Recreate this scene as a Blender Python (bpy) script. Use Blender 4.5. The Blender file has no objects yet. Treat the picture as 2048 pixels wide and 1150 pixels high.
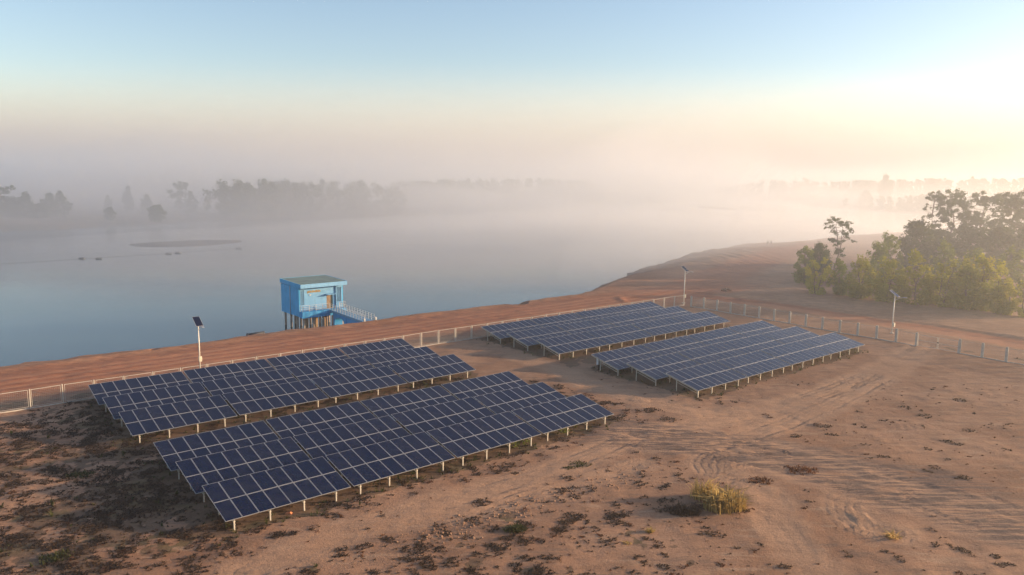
import bpy, bmesh, math, random
import numpy as np
from mathutils import Matrix, Vector
random.seed(7); rng = np.random.default_rng(7)
SC = bpy.context.scene
COL = SC.collection
R = math.radians

# ------------------------------------------------------------------ camera, sky, sun, exposure
FPX, PITCH, ROLL, CAMH = 1550.9, R(8.337), R(0.585), 20.99
cam = bpy.data.cameras.new('camera'); cam.sensor_width = 36.0; cam.lens = FPX / 2048 * 36
cam.clip_start = 0.5; cam.clip_end = 20000
camo = bpy.data.objects.new('camera', cam); COL.objects.link(camo)
_f = Vector((0, math.cos(PITCH), -math.sin(PITCH))); _u0 = Vector((0, math.sin(PITCH), math.cos(PITCH))); _x0 = Vector((1, 0, 0))
_r = _x0 * math.cos(ROLL) + _u0 * math.sin(ROLL); _u = -_x0 * math.sin(ROLL) + _u0 * math.cos(ROLL)
M4 = Matrix((( _r.x, _u.x, -_f.x, 0), (_r.y, _u.y, -_f.y, 0), (_r.z, _u.z, -_f.z, CAMH), (0, 0, 0, 1)))
camo.matrix_world = M4
SC.camera = camo

SUN_AZ, SUN_EL = 82.0, 10.0            # degrees to the right of straight ahead, above the horizon
w = bpy.data.worlds.new('World'); SC.world = w; w.use_nodes = True
nt = w.node_tree; nt.nodes.clear()
sky = nt.nodes.new('ShaderNodeTexSky'); sky.sky_type = 'NISHITA'; sky.sun_disc = False
sky.sun_elevation = R(SUN_EL); sky.sun_rotation = R(SUN_AZ)
sky.altitude = 0; sky.air_density = 1.0; sky.dust_density = 0.9; sky.ozone_density = 2.5
bg = nt.nodes.new('ShaderNodeBackground'); bg.inputs['Strength'].default_value = 0.15
wo = nt.nodes.new('ShaderNodeOutputWorld')
tint = nt.nodes.new('ShaderNodeMix'); tint.data_type = 'RGBA'; tint.blend_type = 'MULTIPLY'; tint.inputs[0].default_value = 1.0
tint.inputs[7].default_value = (1.16, 0.965, 0.90, 1)      # the camera's white balance
nt.links.new(sky.outputs[0], tint.inputs[6]); nt.links.new(tint.outputs[2], bg.inputs[0]); nt.links.new(bg.outputs[0], wo.inputs[0])

sl = bpy.data.lights.new('sun', 'SUN'); sl.energy = 4.8; sl.angle = R(1.5); sl.color = (1.0, 0.72, 0.44)
so = bpy.data.objects.new('sun', sl); COL.objects.link(so)
_s = Vector((math.sin(R(SUN_AZ)) * math.cos(R(SUN_EL)), math.cos(R(SUN_AZ)) * math.cos(R(SUN_EL)), math.sin(R(SUN_EL))))
so.rotation_euler = _s.to_track_quat('Z', 'Y').to_euler(); so.location = _s * 300

SC.view_settings.view_transform = 'Standard'; SC.view_settings.look = 'None'
SC.view_settings.gamma = 1.0; SC.view_settings.use_curve_mapping = False
SC.view_settings.exposure = 0.95
SC.render.engine = 'CYCLES'
cy = SC.cycles
cy.max_bounces = 8; cy.diffuse_bounces = 2; cy.glossy_bounces = 3; cy.transmission_bounces = 3; cy.transparent_max_bounces = 12
cy.volume_bounces = 4; cy.caustics_reflective = False; cy.caustics_refractive = False
cy.use_denoising = True
try: cy.denoiser = 'OPENIMAGEDENOISE'
except Exception: pass
cy.use_adaptive_sampling = True; cy.adaptive_threshold = 0.02
cy.sample_clamp_indirect = 6.0

# ------------------------------------------------------------------ helpers
def U(px, py, z=0.0):
    """ground point seen at a place of the photograph (used only to survey the site plan)"""
    X, Y = px - 1024, py - 575
    cr, sr = math.cos(ROLL), math.sin(ROLL)
    X, Y = X * cr + Y * sr, -X * sr + Y * cr
    c, s = math.cos(PITCH), math.sin(PITCH)
    d = np.array([X / FPX, c - (Y / FPX) * s, -s - (Y / FPX) * c])
    return d * ((z - CAMH) / d[2]) + np.array([0, 0, CAMH])
def at_depth(px, y, z=0.0):
    """point on level z at the distance y straight ahead, in the column of px"""
    hy = 347.7 + (px - 1024) * math.tan(ROLL)
    py = hy + (CAMH - z) * FPX / y
    return U(px, py, z)
TH = R(40.0)
DV = np.array([math.cos(TH), math.sin(TH), 0]); NV = np.array([-math.sin(TH), math.cos(TH), 0])
def UV(u, v, z=0.0): return DV * u + NV * v + np.array([0, 0, z])

def hash2(ix, iy, seed):
    n = (ix.astype(np.int64) * 374761393 + iy.astype(np.int64) * 668265263 + seed * 1442695041) & 0xffffffff
    n = ((n ^ (n >> 13)) * 1274126177) & 0xffffffff
    return ((n ^ (n >> 16)) & 0xffff) / 65535.0
def vnoise(x, y, seed=0):
    ix, iy = np.floor(x), np.floor(y); fx, fy = x - ix, y - iy
    fx = fx * fx * (3 - 2 * fx); fy = fy * fy * (3 - 2 * fy)
    a = hash2(ix, iy, seed); b = hash2(ix + 1, iy, seed); c = hash2(ix, iy + 1, seed); d = hash2(ix + 1, iy + 1, seed)
    return (a * (1 - fx) + b * fx) * (1 - fy) + (c * (1 - fx) + d * fx) * fy
def fbm(x, y, seed=0, o=4):
    s = 0; a = 0.5; t = 0
    for k in range(o):
        s = s + a * vnoise(x * 2 ** k, y * 2 ** k, seed + k * 17); t += a; a *= 0.5
    return s / t
def sstep(a, b, x):
    t = np.clip((x - a) / (b - a), 0, 1); return t * t * (3 - 2 * t)

def mesh_np(name, V, F, mats=(), smooth=False, mi=None):
    """V (n,3), F (m,k) array of one polygon size -> mesh"""
    V = np.asarray(V, dtype=np.float32); F = np.asarray(F, dtype=np.int32)
    me = bpy.data.meshes.new(name); m, k = F.shape
    me.vertices.add(len(V)); me.vertices.foreach_set('co', V.ravel())
    me.loops.add(m * k); me.loops.foreach_set('vertex_index', F.ravel())
    me.polygons.add(m); me.polygons.foreach_set('loop_start', np.arange(m, dtype=np.int32) * k)
    me.polygons.foreach_set('loop_total', np.full(m, k, dtype=np.int32))
    if smooth: me.polygons.foreach_set('use_smooth', np.ones(m, dtype=bool))
    for a in mats: me.materials.append(a)
    if mi is not None: me.polygons.foreach_set('material_index', np.asarray(mi, dtype=np.int32))
    me.update(); me.validate(); return me
def link(name, me, parent=None, mat=None):
    o = bpy.data.objects.new(name, me); COL.objects.link(o)
    if mat is not None and me is not None and not me.materials: me.materials.append(mat)
    if parent: o.parent = parent
    return o
def tag(o, label=None, cat=None, group=None, kind=None):
    if label: o['label'] = label
    if cat: o['category'] = cat
    if group: o['group'] = group
    if kind: o['kind'] = kind
    return o
def thing(name, loc, rz, label, cat, group=None):
    o = bpy.data.objects.new(name, None); COL.objects.link(o); o.empty_display_size = 0.3
    o.location = loc; o.rotation_euler = (0, 0, rz)
    return tag(o, label, cat, group)
class MB:
    """collects boxes, bars and lathes, then links them as one mesh"""
    def __init__(s): s.bm = bmesh.new()
    def box(s, a, b, bev=0):
        a, b = Vector(a), Vector(b)
        m = Matrix.Translation((a + b) / 2) @ Matrix.Diagonal((abs(b.x - a.x), abs(b.y - a.y), abs(b.z - a.z), 1))
        r = bmesh.ops.create_cube(s.bm, size=1, matrix=m)
        if bev: bmesh.ops.bevel(s.bm, geom=list({e for v in r['verts'] for e in v.link_edges}), offset=bev, segments=1, affect='EDGES', clamp_overlap=True)
        return s
    def hexa(s, p):
        v = [s.bm.verts.new(q) for q in p]
        for f in ((3, 2, 1, 0), (4, 5, 6, 7), (0, 1, 5, 4), (1, 2, 6, 5), (2, 3, 7, 6), (3, 0, 4, 7)): s.bm.faces.new([v[i] for i in f])
        return s
    def tube(s, pts, r, n=8):
        pts = [Vector(p) for p in pts]; rs = r if isinstance(r, (list, tuple)) else [r] * len(pts); rings = []
        for i, p in enumerate(pts):
            t = (pts[min(i + 1, len(pts) - 1)] - pts[max(i - 1, 0)]).normalized()
            q = t.to_track_quat('Z', 'X')
            rings.append([s.bm.verts.new(p + q @ Vector((math.cos(2 * math.pi * k / n) * rs[i], math.sin(2 * math.pi * k / n) * rs[i], 0))) for k in range(n)])
        for a, b in zip(rings, rings[1:]):
            for k in range(n): s.bm.faces.new((a[k], a[(k + 1) % n], b[(k + 1) % n], b[k]))
        s.bm.faces.new(rings[0][::-1]); s.bm.faces.new(rings[-1])
        return s
    def bar(s, a, b, w, h):
        """rectangular bar from a to b"""
        a, b = Vector(a), Vector(b); d = b - a; q = d.to_track_quat('X', 'Z')
        m = Matrix.Translation((a + b) / 2) @ q.to_matrix().to_4x4() @ Matrix.Diagonal((d.length, w, h, 1))
        bmesh.ops.create_cube(s.bm, size=1, matrix=m); return s
    def mesh(s, name, mat=None, smooth=False):
        bmesh.ops.recalc_face_normals(s.bm, faces=s.bm.faces)
        me = bpy.data.meshes.new(name); s.bm.to_mesh(me); s.bm.free()
        if mat: me.materials.append(mat)
        if smooth: me.shade_smooth()
        return me
    def build(s, name, mat, parent=None, smooth=False): return link(name, s.mesh(name, mat, smooth), parent)
def child(name, me, parent, loc=(0, 0, 0), rot=(0, 0, 0), sc=None):
    o = link(name, me, parent); o.location = loc; o.rotation_euler = rot
    if sc: o.scale = sc
    return o
def copy_tree(o, parent=None):
    c = o.copy(); COL.objects.link(c); c.parent = parent
    for ch in o.children: copy_tree(ch, c)
    return c

# ------------------------------------------------------------------ materials
def newmat(name):
    m = bpy.data.materials.new(name); m.use_nodes = True
    t = m.node_tree; p = t.nodes['Principled BSDF']; return m, t, p
def N(t, typ, **kw):
    n = t.nodes.new(typ)
    for k, v in kw.items():
        if k.startswith('i_'): n.inputs[k[2:].replace('_', ' ')].default_value = v
        else: setattr(n, k, v)
    return n
def mixc(t, fac, a, b, blend='MIX'):
    n = t.nodes.new('ShaderNodeMix'); n.data_type = 'RGBA'; n.blend_type = blend
    for sock, val in ((n.inputs[0], fac), (n.inputs[6], a), (n.inputs[7], b)):
        if hasattr(val, 'is_output') or isinstance(val, bpy.types.NodeSocket): t.links.new(val, sock)
        elif isinstance(val, (int, float)): sock.default_value = val
        else: sock.default_value = (*val, 1)
    return n.outputs[2]
def math_(t, op, a, b=None, clamp=False):
    n = t.nodes.new('ShaderNodeMath'); n.operation = op; n.use_clamp = clamp
    for s, v in ((n.inputs[0], a), (n.inputs[1], b)):
        if v is None: continue
        if isinstance(v, bpy.types.NodeSocket): t.links.new(v, s)
        else: s.default_value = v
    return n.outputs[0]
def ramp(t, src, lo, hi):
    n = N(t, 'ShaderNodeMapRange'); n.interpolation_type = 'SMOOTHSTEP'
    n.inputs[1].default_value = lo; n.inputs[2].default_value = hi
    t.links.new(src, n.inputs[0]); return n.outputs[0]
def noise(t, scale, detail=4, vec=None, rough=0.55, dist=0):
    n = N(t, 'ShaderNodeTexNoise'); n.inputs['Scale'].default_value = scale; n.inputs['Detail'].default_value = detail
    n.inputs['Roughness'].default_value = rough; n.inputs['Distortion'].default_value = dist
    if vec is not None: t.links.new(vec, n.inputs['Vector'])
    return n.outputs[0]
def simple(name, col, rough=0.6, metal=0.0, var=0.12, scale=3.0, col2=None, spec=0.5):
    """plain paint, concrete or metal with uneven tone and a little dirt"""
    m, t, p = newmat(name)
    tc = N(t, 'ShaderNodeTexCoord'); n = noise(t, scale, 5, tc.outputs['Object'])
    c2 = col2 or tuple(c * (1 - 2.2 * var) for c in col)
    c = mixc(t, ramp(t, n, 0.35, 0.75), col, c2)
    t.links.new(c, p.inputs['Base Color']); p.inputs['Roughness'].default_value = rough; p.inputs['Metallic'].default_value = metal
    p.inputs['Specular IOR Level'].default_value = spec
    return m

# ------------------------------------------------------------------ terrain plan
WL = -3.0                                   # water level
crest = [(-60, 743), (0, 734.8), (54.8, 727), (112.7, 721.5), (172, 713.6), (234.7, 706.6), (297.3, 699.6), (360, 693.2), (399.6, 687), (457, 680), (510, 671.6), (560, 666), (579, 662.5), (658, 653.5), (725, 648), (742.5, 645.7), (800, 635.5), (870, 627), (940, 619), (1015, 610), (1087.6, 600.3), (1177, 585)]
beach = [(1205, 571), (1240, 556), (1254, 550), (1263.4, 543.9), (1298.6, 531.6), (1331.4, 522.2), (1361.9, 514), (1372.4, 508.7), (1387.7, 505.2), (1444, 500.5), (1458, 494), (1479, 489.4), (1543.7, 485.6), (1651, 477.4), (1771, 470), (1860, 463), (1960, 458), (2100, 454)]
shore, width = [], []
p0 = U(*crest[0], 0); 
for k in (160, 90, 40):
    q = p0 - DV * k + NV * 4.6; shore.append(q[:2]); width.append(4.6)
for c in crest:
    q = U(*c, -0.05) + NV * 4.6; shore.append(q[:2]); width.append(4.6)
for i, c in enumerate(beach):
    q = U(*c, WL); shore.append(q[:2]); width.append(min(4.6 + 3.4 * (i + 1), 26))
last = np.array(shore[-1])
for k in ((60, 20), (200, 60), (600, 120), (2500, 200)):
    shore.append(last + np.array(k)); width.append(26)
shore = np.array(shore); width = np.array(width)

def shore_sd(x, y):
    """signed distance to the water line (inland positive) and bank width there"""
    best = np.full(x.shape, 1e9); wd = np.zeros(x.shape); sg = np.ones(x.shape)
    for a, b, wa, wb in zip(shore[:-1], shore[1:], width[:-1], width[1:]):
        e = b - a; L2 = e @ e
        t = np.clip(((x - a[0]) * e[0] + (y - a[1]) * e[1]) / L2, 0, 1)
        dx, dy = x - a[0] - t * e[0], y - a[1] - t * e[1]; d = np.hypot(dx, dy)
        cr = e[0] * dy - e[1] * dx                      # left of the line (lake side) positive
        m = d < best
        best = np.where(m, d, best); wd = np.where(m, wa + (wb - wa) * t, wd); sg = np.where(m, np.where(cr > 0, -1, 1), sg)
    return best * sg, wd

def poly_px(pts): return np.array([U(*p)[:2] for p in pts])
def smooth_line(P, n=40):
    P = np.asarray(P, float); t = np.linspace(0, len(P) - 1, n); out = []
    for q in t:
        i = min(int(q), len(P) - 2); f = q - i
        p0, p1, p2, p3 = P[max(i - 1, 0)], P[i], P[i + 1], P[min(i + 2, len(P) - 1)]
        out.append(0.5 * (2 * p1 + (p2 - p0) * f + (2 * p0 - 5 * p1 + 4 * p2 - p3) * f * f + (3 * p1 - p0 - 3 * p2 + p3) * f ** 3))
    return np.array(out)
def line_d(x, y, P, reach):
    """distance to a polyline and signed side offset, 1e9 beyond reach"""
    best = np.full(x.shape, 1e9); off = np.zeros(x.shape)
    sel = (x > P[:, 0].min() - reach) & (x < P[:, 0].max() + reach) & (y > P[:, 1].min() - reach) & (y < P[:, 1].max() + reach)
    if not sel.any(): return best, off
    xs, ys = x[sel], y[sel]; b0 = np.full(xs.shape, 1e9); o0 = np.zeros(xs.shape)
    for a, b in zip(P[:-1], P[1:]):
        e = b - a; L2 = e @ e + 1e-9
        t = np.clip(((xs - a[0]) * e[0] + (ys - a[1]) * e[1]) / L2, 0, 1)
        dx, dy = xs - a[0] - t * e[0], ys - a[1] - t * e[1]; d = np.hypot(dx, dy); m = d < b0
        b0 = np.where(m, d, b0); o0 = np.where(m, np.sign(e[0] * dy - e[1] * dx) * d, o0)
    best[sel] = b0; off[sel] = o0
    return best, off
# wheel tracks: (line, half gauge, rut half width, rut depth)
TRK = [
    ([(1850, 690), (1800, 712), (1720, 755), (1600, 800), (1480, 828), (1350, 815), (1240, 790), (1130, 745), (1040, 715)], 0.85, 0.32, 0.13),
    ([(1850, 690), (1790, 722), (1700, 770), (1560, 815), (1400, 850), (1250, 880), (1100, 940), (900, 1000), (700, 1060), (500, 1140)], 0.85, 0.30, 0.10),
    ([(1850, 692), (1780, 745), (1680, 800), (1560, 850), (1450, 880), (1300, 890)], 0.9, 0.3, 0.12),
    ([(1240, 860), (1400, 870), (1560, 895), (1700, 935), (1850, 985), (2060, 1030)], 0.9, 0.45, 0.09),
    ([(1240, 880), (1380, 895), (1540, 930), (1690, 970), (1860, 1020), (2060, 1075)], 1.0, 0.4, 0.08),
    ([(1500, 960), (1440, 945), (1420, 925), (1440, 908), (1480, 900), (1560, 905)], 0.55, 0.22, 0.12),
    ([(1780, 1065), (1730, 1055), (1700, 1030), (1690, 1000), (1720, 985), (1800, 990)], 0.6, 0.22, 0.14),
    ([(1640, 1150), (1560, 1060), (1545, 1000), (1500, 965)], 0.6, 0.2, 0.05),
    ([(640, 1080), (800, 1052), (960, 1020), (1060, 985), (1160, 965), (1280, 930)], 0.0, 0.35, 0.16),
    ([(1390, 600), (1480, 606), (1600, 622), (1750, 645), (1900, 668), (2100, 703)], 0.8, 0.35, 0.05),
]
TRK = [(smooth_line(poly_px(p)), g, hw, dp) for p, g, hw, dp in TRK]

GREY = smooth_line(poly_px([(1180, 850), (1300, 868), (1450, 890), (1600, 925), (1750, 960), (1900, 1000), (2100, 1060)]))
RIDGES = [(U(1735, 1025)[:2], R(5), 1.5, 1.3, 0.46, 0.035), (U(1450, 925)[:2], R(25), 1.6, 1.5, 0.55, 0.04), (U(1800, 850)[:2], R(-10), 3.0, 1.5, 0.6, 0.04), (U(1490, 935)[:2], R(50), 1.2, 1.2, 0.5, 0.05)]
def fields(x, y):
    """height and soil masks over the site"""
    u = x * DV[0] + y * DV[1]; v = x * NV[0] + y * NV[1]
    sd, wd = shore_sd(x, y)
    wob = (fbm(x * 0.12, y * 0.12, 5) - 0.5) * 3.0 + (fbm(x * 0.6, y * 0.6, 9) - 0.5) * 1.3
    sde = sd + wob * np.clip(wd / 12, 0.35, 1.6) + np.where(wd < 8, 1.1 * (fbm(x * 0.45, y * 0.45, 58) - 0.5) + 1.6 * sstep(0.62, 0.75, fbm(x * 0.16, y * 0.16, 59)) * -1, 0)
    k = np.clip(sde / wd, -1, 1)
    gentle = sstep(6, 20, wd)
    prof = np.where(k > 0, (1 - gentle) * sstep(-0.15, 1.0, k) + gentle * (1 - (1 - np.clip(k, 0, 1)) ** 1.6), 0)
    z = WL + (-WL) * prof + np.where(sde < 0, np.maximum(sde * 0.3, -2.0), 0) - 0.02 * gentle
    land = sstep(-1, 3, sde)
    z = z + land * ((fbm(x * 0.07, y * 0.07, 21) - 0.5) * 0.28 + (fbm(x * 0.5, y * 0.5, 3) - 0.5) * 0.13 + (fbm(x * 1.9, y * 1.9, 4) - 0.5) * 0.055)
    far = sstep(110, 170, y) * sstep(20, 60, x)
    z = z + land * far * (fbm(x * 0.03, y * 0.03, 33) - 0.35) * 1.6
    # the terraces of the falling lake on the flat beach
    z = z + gentle * land * (1 - sstep(0.8, 1.6, k)) * 0.10 * np.sin(sde * 2.2 + 2 * fbm(x * 0.2, y * 0.2, 41))
    # lakeside road strip behind the fence
    edge = (fbm(x * 0.25, y * 0.25, 55) - 0.5) * 2.4
    strip = sstep(80.0, 83.2, v + edge) * (1 - 0.55 * sstep(93.0, 95.0, v + edge)) * (1 - sstep(118, 150, u + edge))
    core = sstep(83.5, 86.0, v + edge * 0.6) * (1 - sstep(90.0, 92.0, v + edge * 0.6)) * (1 - sstep(112, 130, u))
    # road beyond the right hand fence, at right angles to it
    rl = smooth_line(poly_px([(1290, 600), (1380, 592), (1480, 603), (1600, 619), (1750, 642), (1900, 665), (2120, 703)]))
    d, off = line_d(x, y, rl, 12)
    road2 = 1 - sstep(1.9, 3.3, d + edge * 0.5)
    # open earth where the roads meet and run on round the point
    rl3 = smooth_line(poly_px([(1290, 602), (1380, 578), (1440, 553), (1500, 530), (1560, 505), (1640, 490)]))
    d3, _ = line_d(x, y, rl3, 20)
    road3 = 1 - sstep(3.5, 8.5, d3 + edge)
    road = np.clip(np.maximum.reduce([strip * 0.75 + core * 0.35, road2, road3 * 0.8]), 0, 1) * land
    # low soil banks at the road's edges
    z = z + land * 0.22 * np.exp(-((off - 4.2) / 0.8) ** 2) * (d < 11) * (0.5 + fbm(x * 0.5, y * 0.5, 77))
    z = z + land * 0.18 * np.exp(-((v - 95.2) / 0.9) ** 2) * (u < 95) * (0.3 + 1.3 * fbm(x * 0.4, y * 0.4, 78))
    rtrk = np.zeros(x.shape)
    for kk in range(4):
        rtrk = np.maximum(rtrk, np.exp(-(((v + edge * 0.25) - (85.4 + kk * 1.8)) / 0.55) ** 2) * (u < 118) * (0.35 + 0.9 * fbm(x * 0.12, y * 0.12, 69)))
        z = z - 0.05 * np.exp(-(((v + edge * 0.25) - (85.4 + kk * 1.8)) / 0.35) ** 2) * (u < 118) * land
    # wheel tracks
    trk = np.zeros(x.shape)
    brk = 0.25 + 0.75 * sstep(0.25, 0.6, fbm(x * 0.14, y * 0.14, 64)); lug = fbm(x * 2.6, y * 2.6, 65)
    for P, g, hw, dp in TRK:
        d, off = line_d(x, y, P, 4)
        wig = (fbm(x * 0.3, y * 0.3, 61) - 0.5) * 0.6; ok = d < 4
        for s in ((-1, 1) if g > 0 else (0,)):
            for o2, k2 in ((0, 1.0), (0.55, 0.55), (-0.5, 0.45)):
                q = (off + wig - s * g - o2) / (hw * 0.62)
                z = z - dp * 0.80 * k2 * (np.exp(-q * q) - 0.5 * np.exp(-((np.abs(q) - 1.7) / 0.7) ** 2)) * ok * brk * (0.35 + 1.2 * lug)
        trk = np.maximum(trk, (1 - sstep(g + 0.2, g + 1.5, d + (fbm(x * 0.5, y * 0.5, 63) - 0.5) * 1.6)) * ok * (0.4 + 0.6 * brk))
    d, off = line_d(x, y, GREY, 9)
    grey = (1 - sstep(2.0, 6.0, d + (fbm(x * 0.25, y * 0.25, 91) - 0.5) * 5)) * (d < 9)
    for o2 in (-3.1, -2.2, -0.9, 0.1, 1.3, 2.2, 3.3):
        q = (off + (fbm(x * 0.35, y * 0.35, 92) - 0.5) * 1.6 - o2) / 0.2
        z = z - 0.045 * (np.exp(-q * q) - 0.5 * np.exp(-((np.abs(q) - 1.8) / 0.7) ** 2)) * (d < 9) * sstep(0.35, 0.6, fbm(x * 0.3 + o2, y * 0.3, 93)) * (0.4 + 1.2 * lug)
    trk = np.clip(np.maximum(trk, rtrk), 0, 1)
    # ridges pressed by a crawler's tracks
    for (cx, cy), ang, ln, wd2, sp, am in RIDGES:
        ca, sa = math.cos(ang), math.sin(ang); rx, ry = (x - cx) * ca + (y - cy) * sa, -(x - cx) * sa + (y - cy) * ca
        env = np.exp(-(rx / ln) ** 4) * np.exp(-(ry / wd2) ** 4)
        z = z + am * env * np.sin(2 * math.pi * (rx + 0.12 * ry * ry + 0.5 * fbm(x * 0.7, y * 0.7, 66)) / sp) * (0.5 + fbm(x * 1.2, y * 1.2, 67))
    # vegetation, with shade painted in: dense at the west ends of the rows and under them, loose elsewhere
    n1 = fbm(x * 0.16, y * 0.16, 71); n2 = fbm(x * 0.75, y * 0.55, 72); n3 = fbm(x * 2.2, y * 1.6, 73)
    inside = (v < 78.3) & (u < 102)
    west = (1 - sstep(13.5, 17, u)) * sstep(-6, 8, u) * sstep(40, 45, v)
    # bed of grass under the tables, their shade painted into the same mask
    under = np.zeros(x.shape)
    for u0 in (14.6, 59.6):
        for v0, v1 in ((42.6, 58.0), (61.8, 77.8)):
            under = np.maximum(under, sstep(u0 - 1.5, u0 + 0.8, u) * (1 - sstep(u0 + 32.5, u0 + 35, u)) * sstep(v0 - 0.5, v0 + 1.2, v) * (1 - sstep(v1 - 0.6, v1 + 0.8, v)))
    aisle = sstep(58.5, 59.8, v) * (1 - sstep(61.2, 62.6, v)) * sstep(13, 16, u) * (1 - sstep(92, 95, u)) * (((u < 49) | (u > 58)) * 1.0)
    fr = sstep(1, 5, v - 36) * 0
    loose = 0.34 + 0.25 * (1 - sstep(-5, 25, x)) * (1 - sstep(70, 80, v)) + 0.12 * inside
    dens = np.clip(loose * 0.62 + west * 0.27 + under * 0.55 + aisle * 0.45 + (n1 - 0.5) * 0.5, 0, 1)
    dens = dens * (1 - 0.9 * road) * (1 - 0.85 * np.clip(trk, 0, 1)) * land
    beyond = sstep(109, 112, u) * land
    dens = np.clip(dens * (1 - 0.6 * beyond), 0, 1)
    fence_v = np.exp(-((u - 103) / 1.2) ** 2) * (v < 78) * 0.35 + np.exp(-((v - 79.6) / 1.0) ** 2) * (u < 100) * 0.3
    dens = np.clip(dens + fence_v, 0, 1)
    veg_shade = sstep(-0.05, 0.18, dens - (0.26 + 0.70 * n2) + (n3 - 0.5) * 0.4) * land
    veg_shade = np.maximum(veg_shade, np.clip(under * (0.55 + 0.7 * (n2 - 0.3)), 0, 1))
    return z, road, np.clip(trk, 0, 1), veg_shade, sde, dens, under, gentle, grey

def geo_axis(a, b, step, lo, hi, g=1.16):
    core = list(np.arange(a, b + 1e-6, step)); s = step; p = core[-1]
    while p < hi: s *= g; p += s; core.append(p)
    s = step; p = core[0]; pre = []
    while p > lo: s *= g; p -= s; pre.append(p)
    return np.array(pre[::-1] + core)
xs = geo_axis(-48, 64, 0.27, -420, 900, 1.10)
ys = np.concatenate([geo_axis(38, 78, 0.27, -60, 38, 1.25)[:-1], geo_axis(78.2, 150, 0.45, 78.2, 520, 1.10)])
ys = np.unique(ys[np.concatenate([[True], np.diff(ys) > 0.05])])
GX, GY = np.meshgrid(xs, ys)
Z, ROAD, TRACK, VEG_SHADE, SDE, DENS, UNDER, GENTLE, GREYB = fields(GX, GY)
nx, ny = len(xs), len(ys)
VV = np.stack([GX.ravel(), GY.ravel(), Z.ravel()], 1)
ii = (np.arange(ny - 1)[:, None] * nx + np.arange(nx - 1)[None, :]).ravel()
FF = np.stack([ii, ii + 1, ii + 1 + nx, ii + nx], 1)
fs = SDE.ravel()[FF].max(1); FF = FF[fs > -9]

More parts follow.
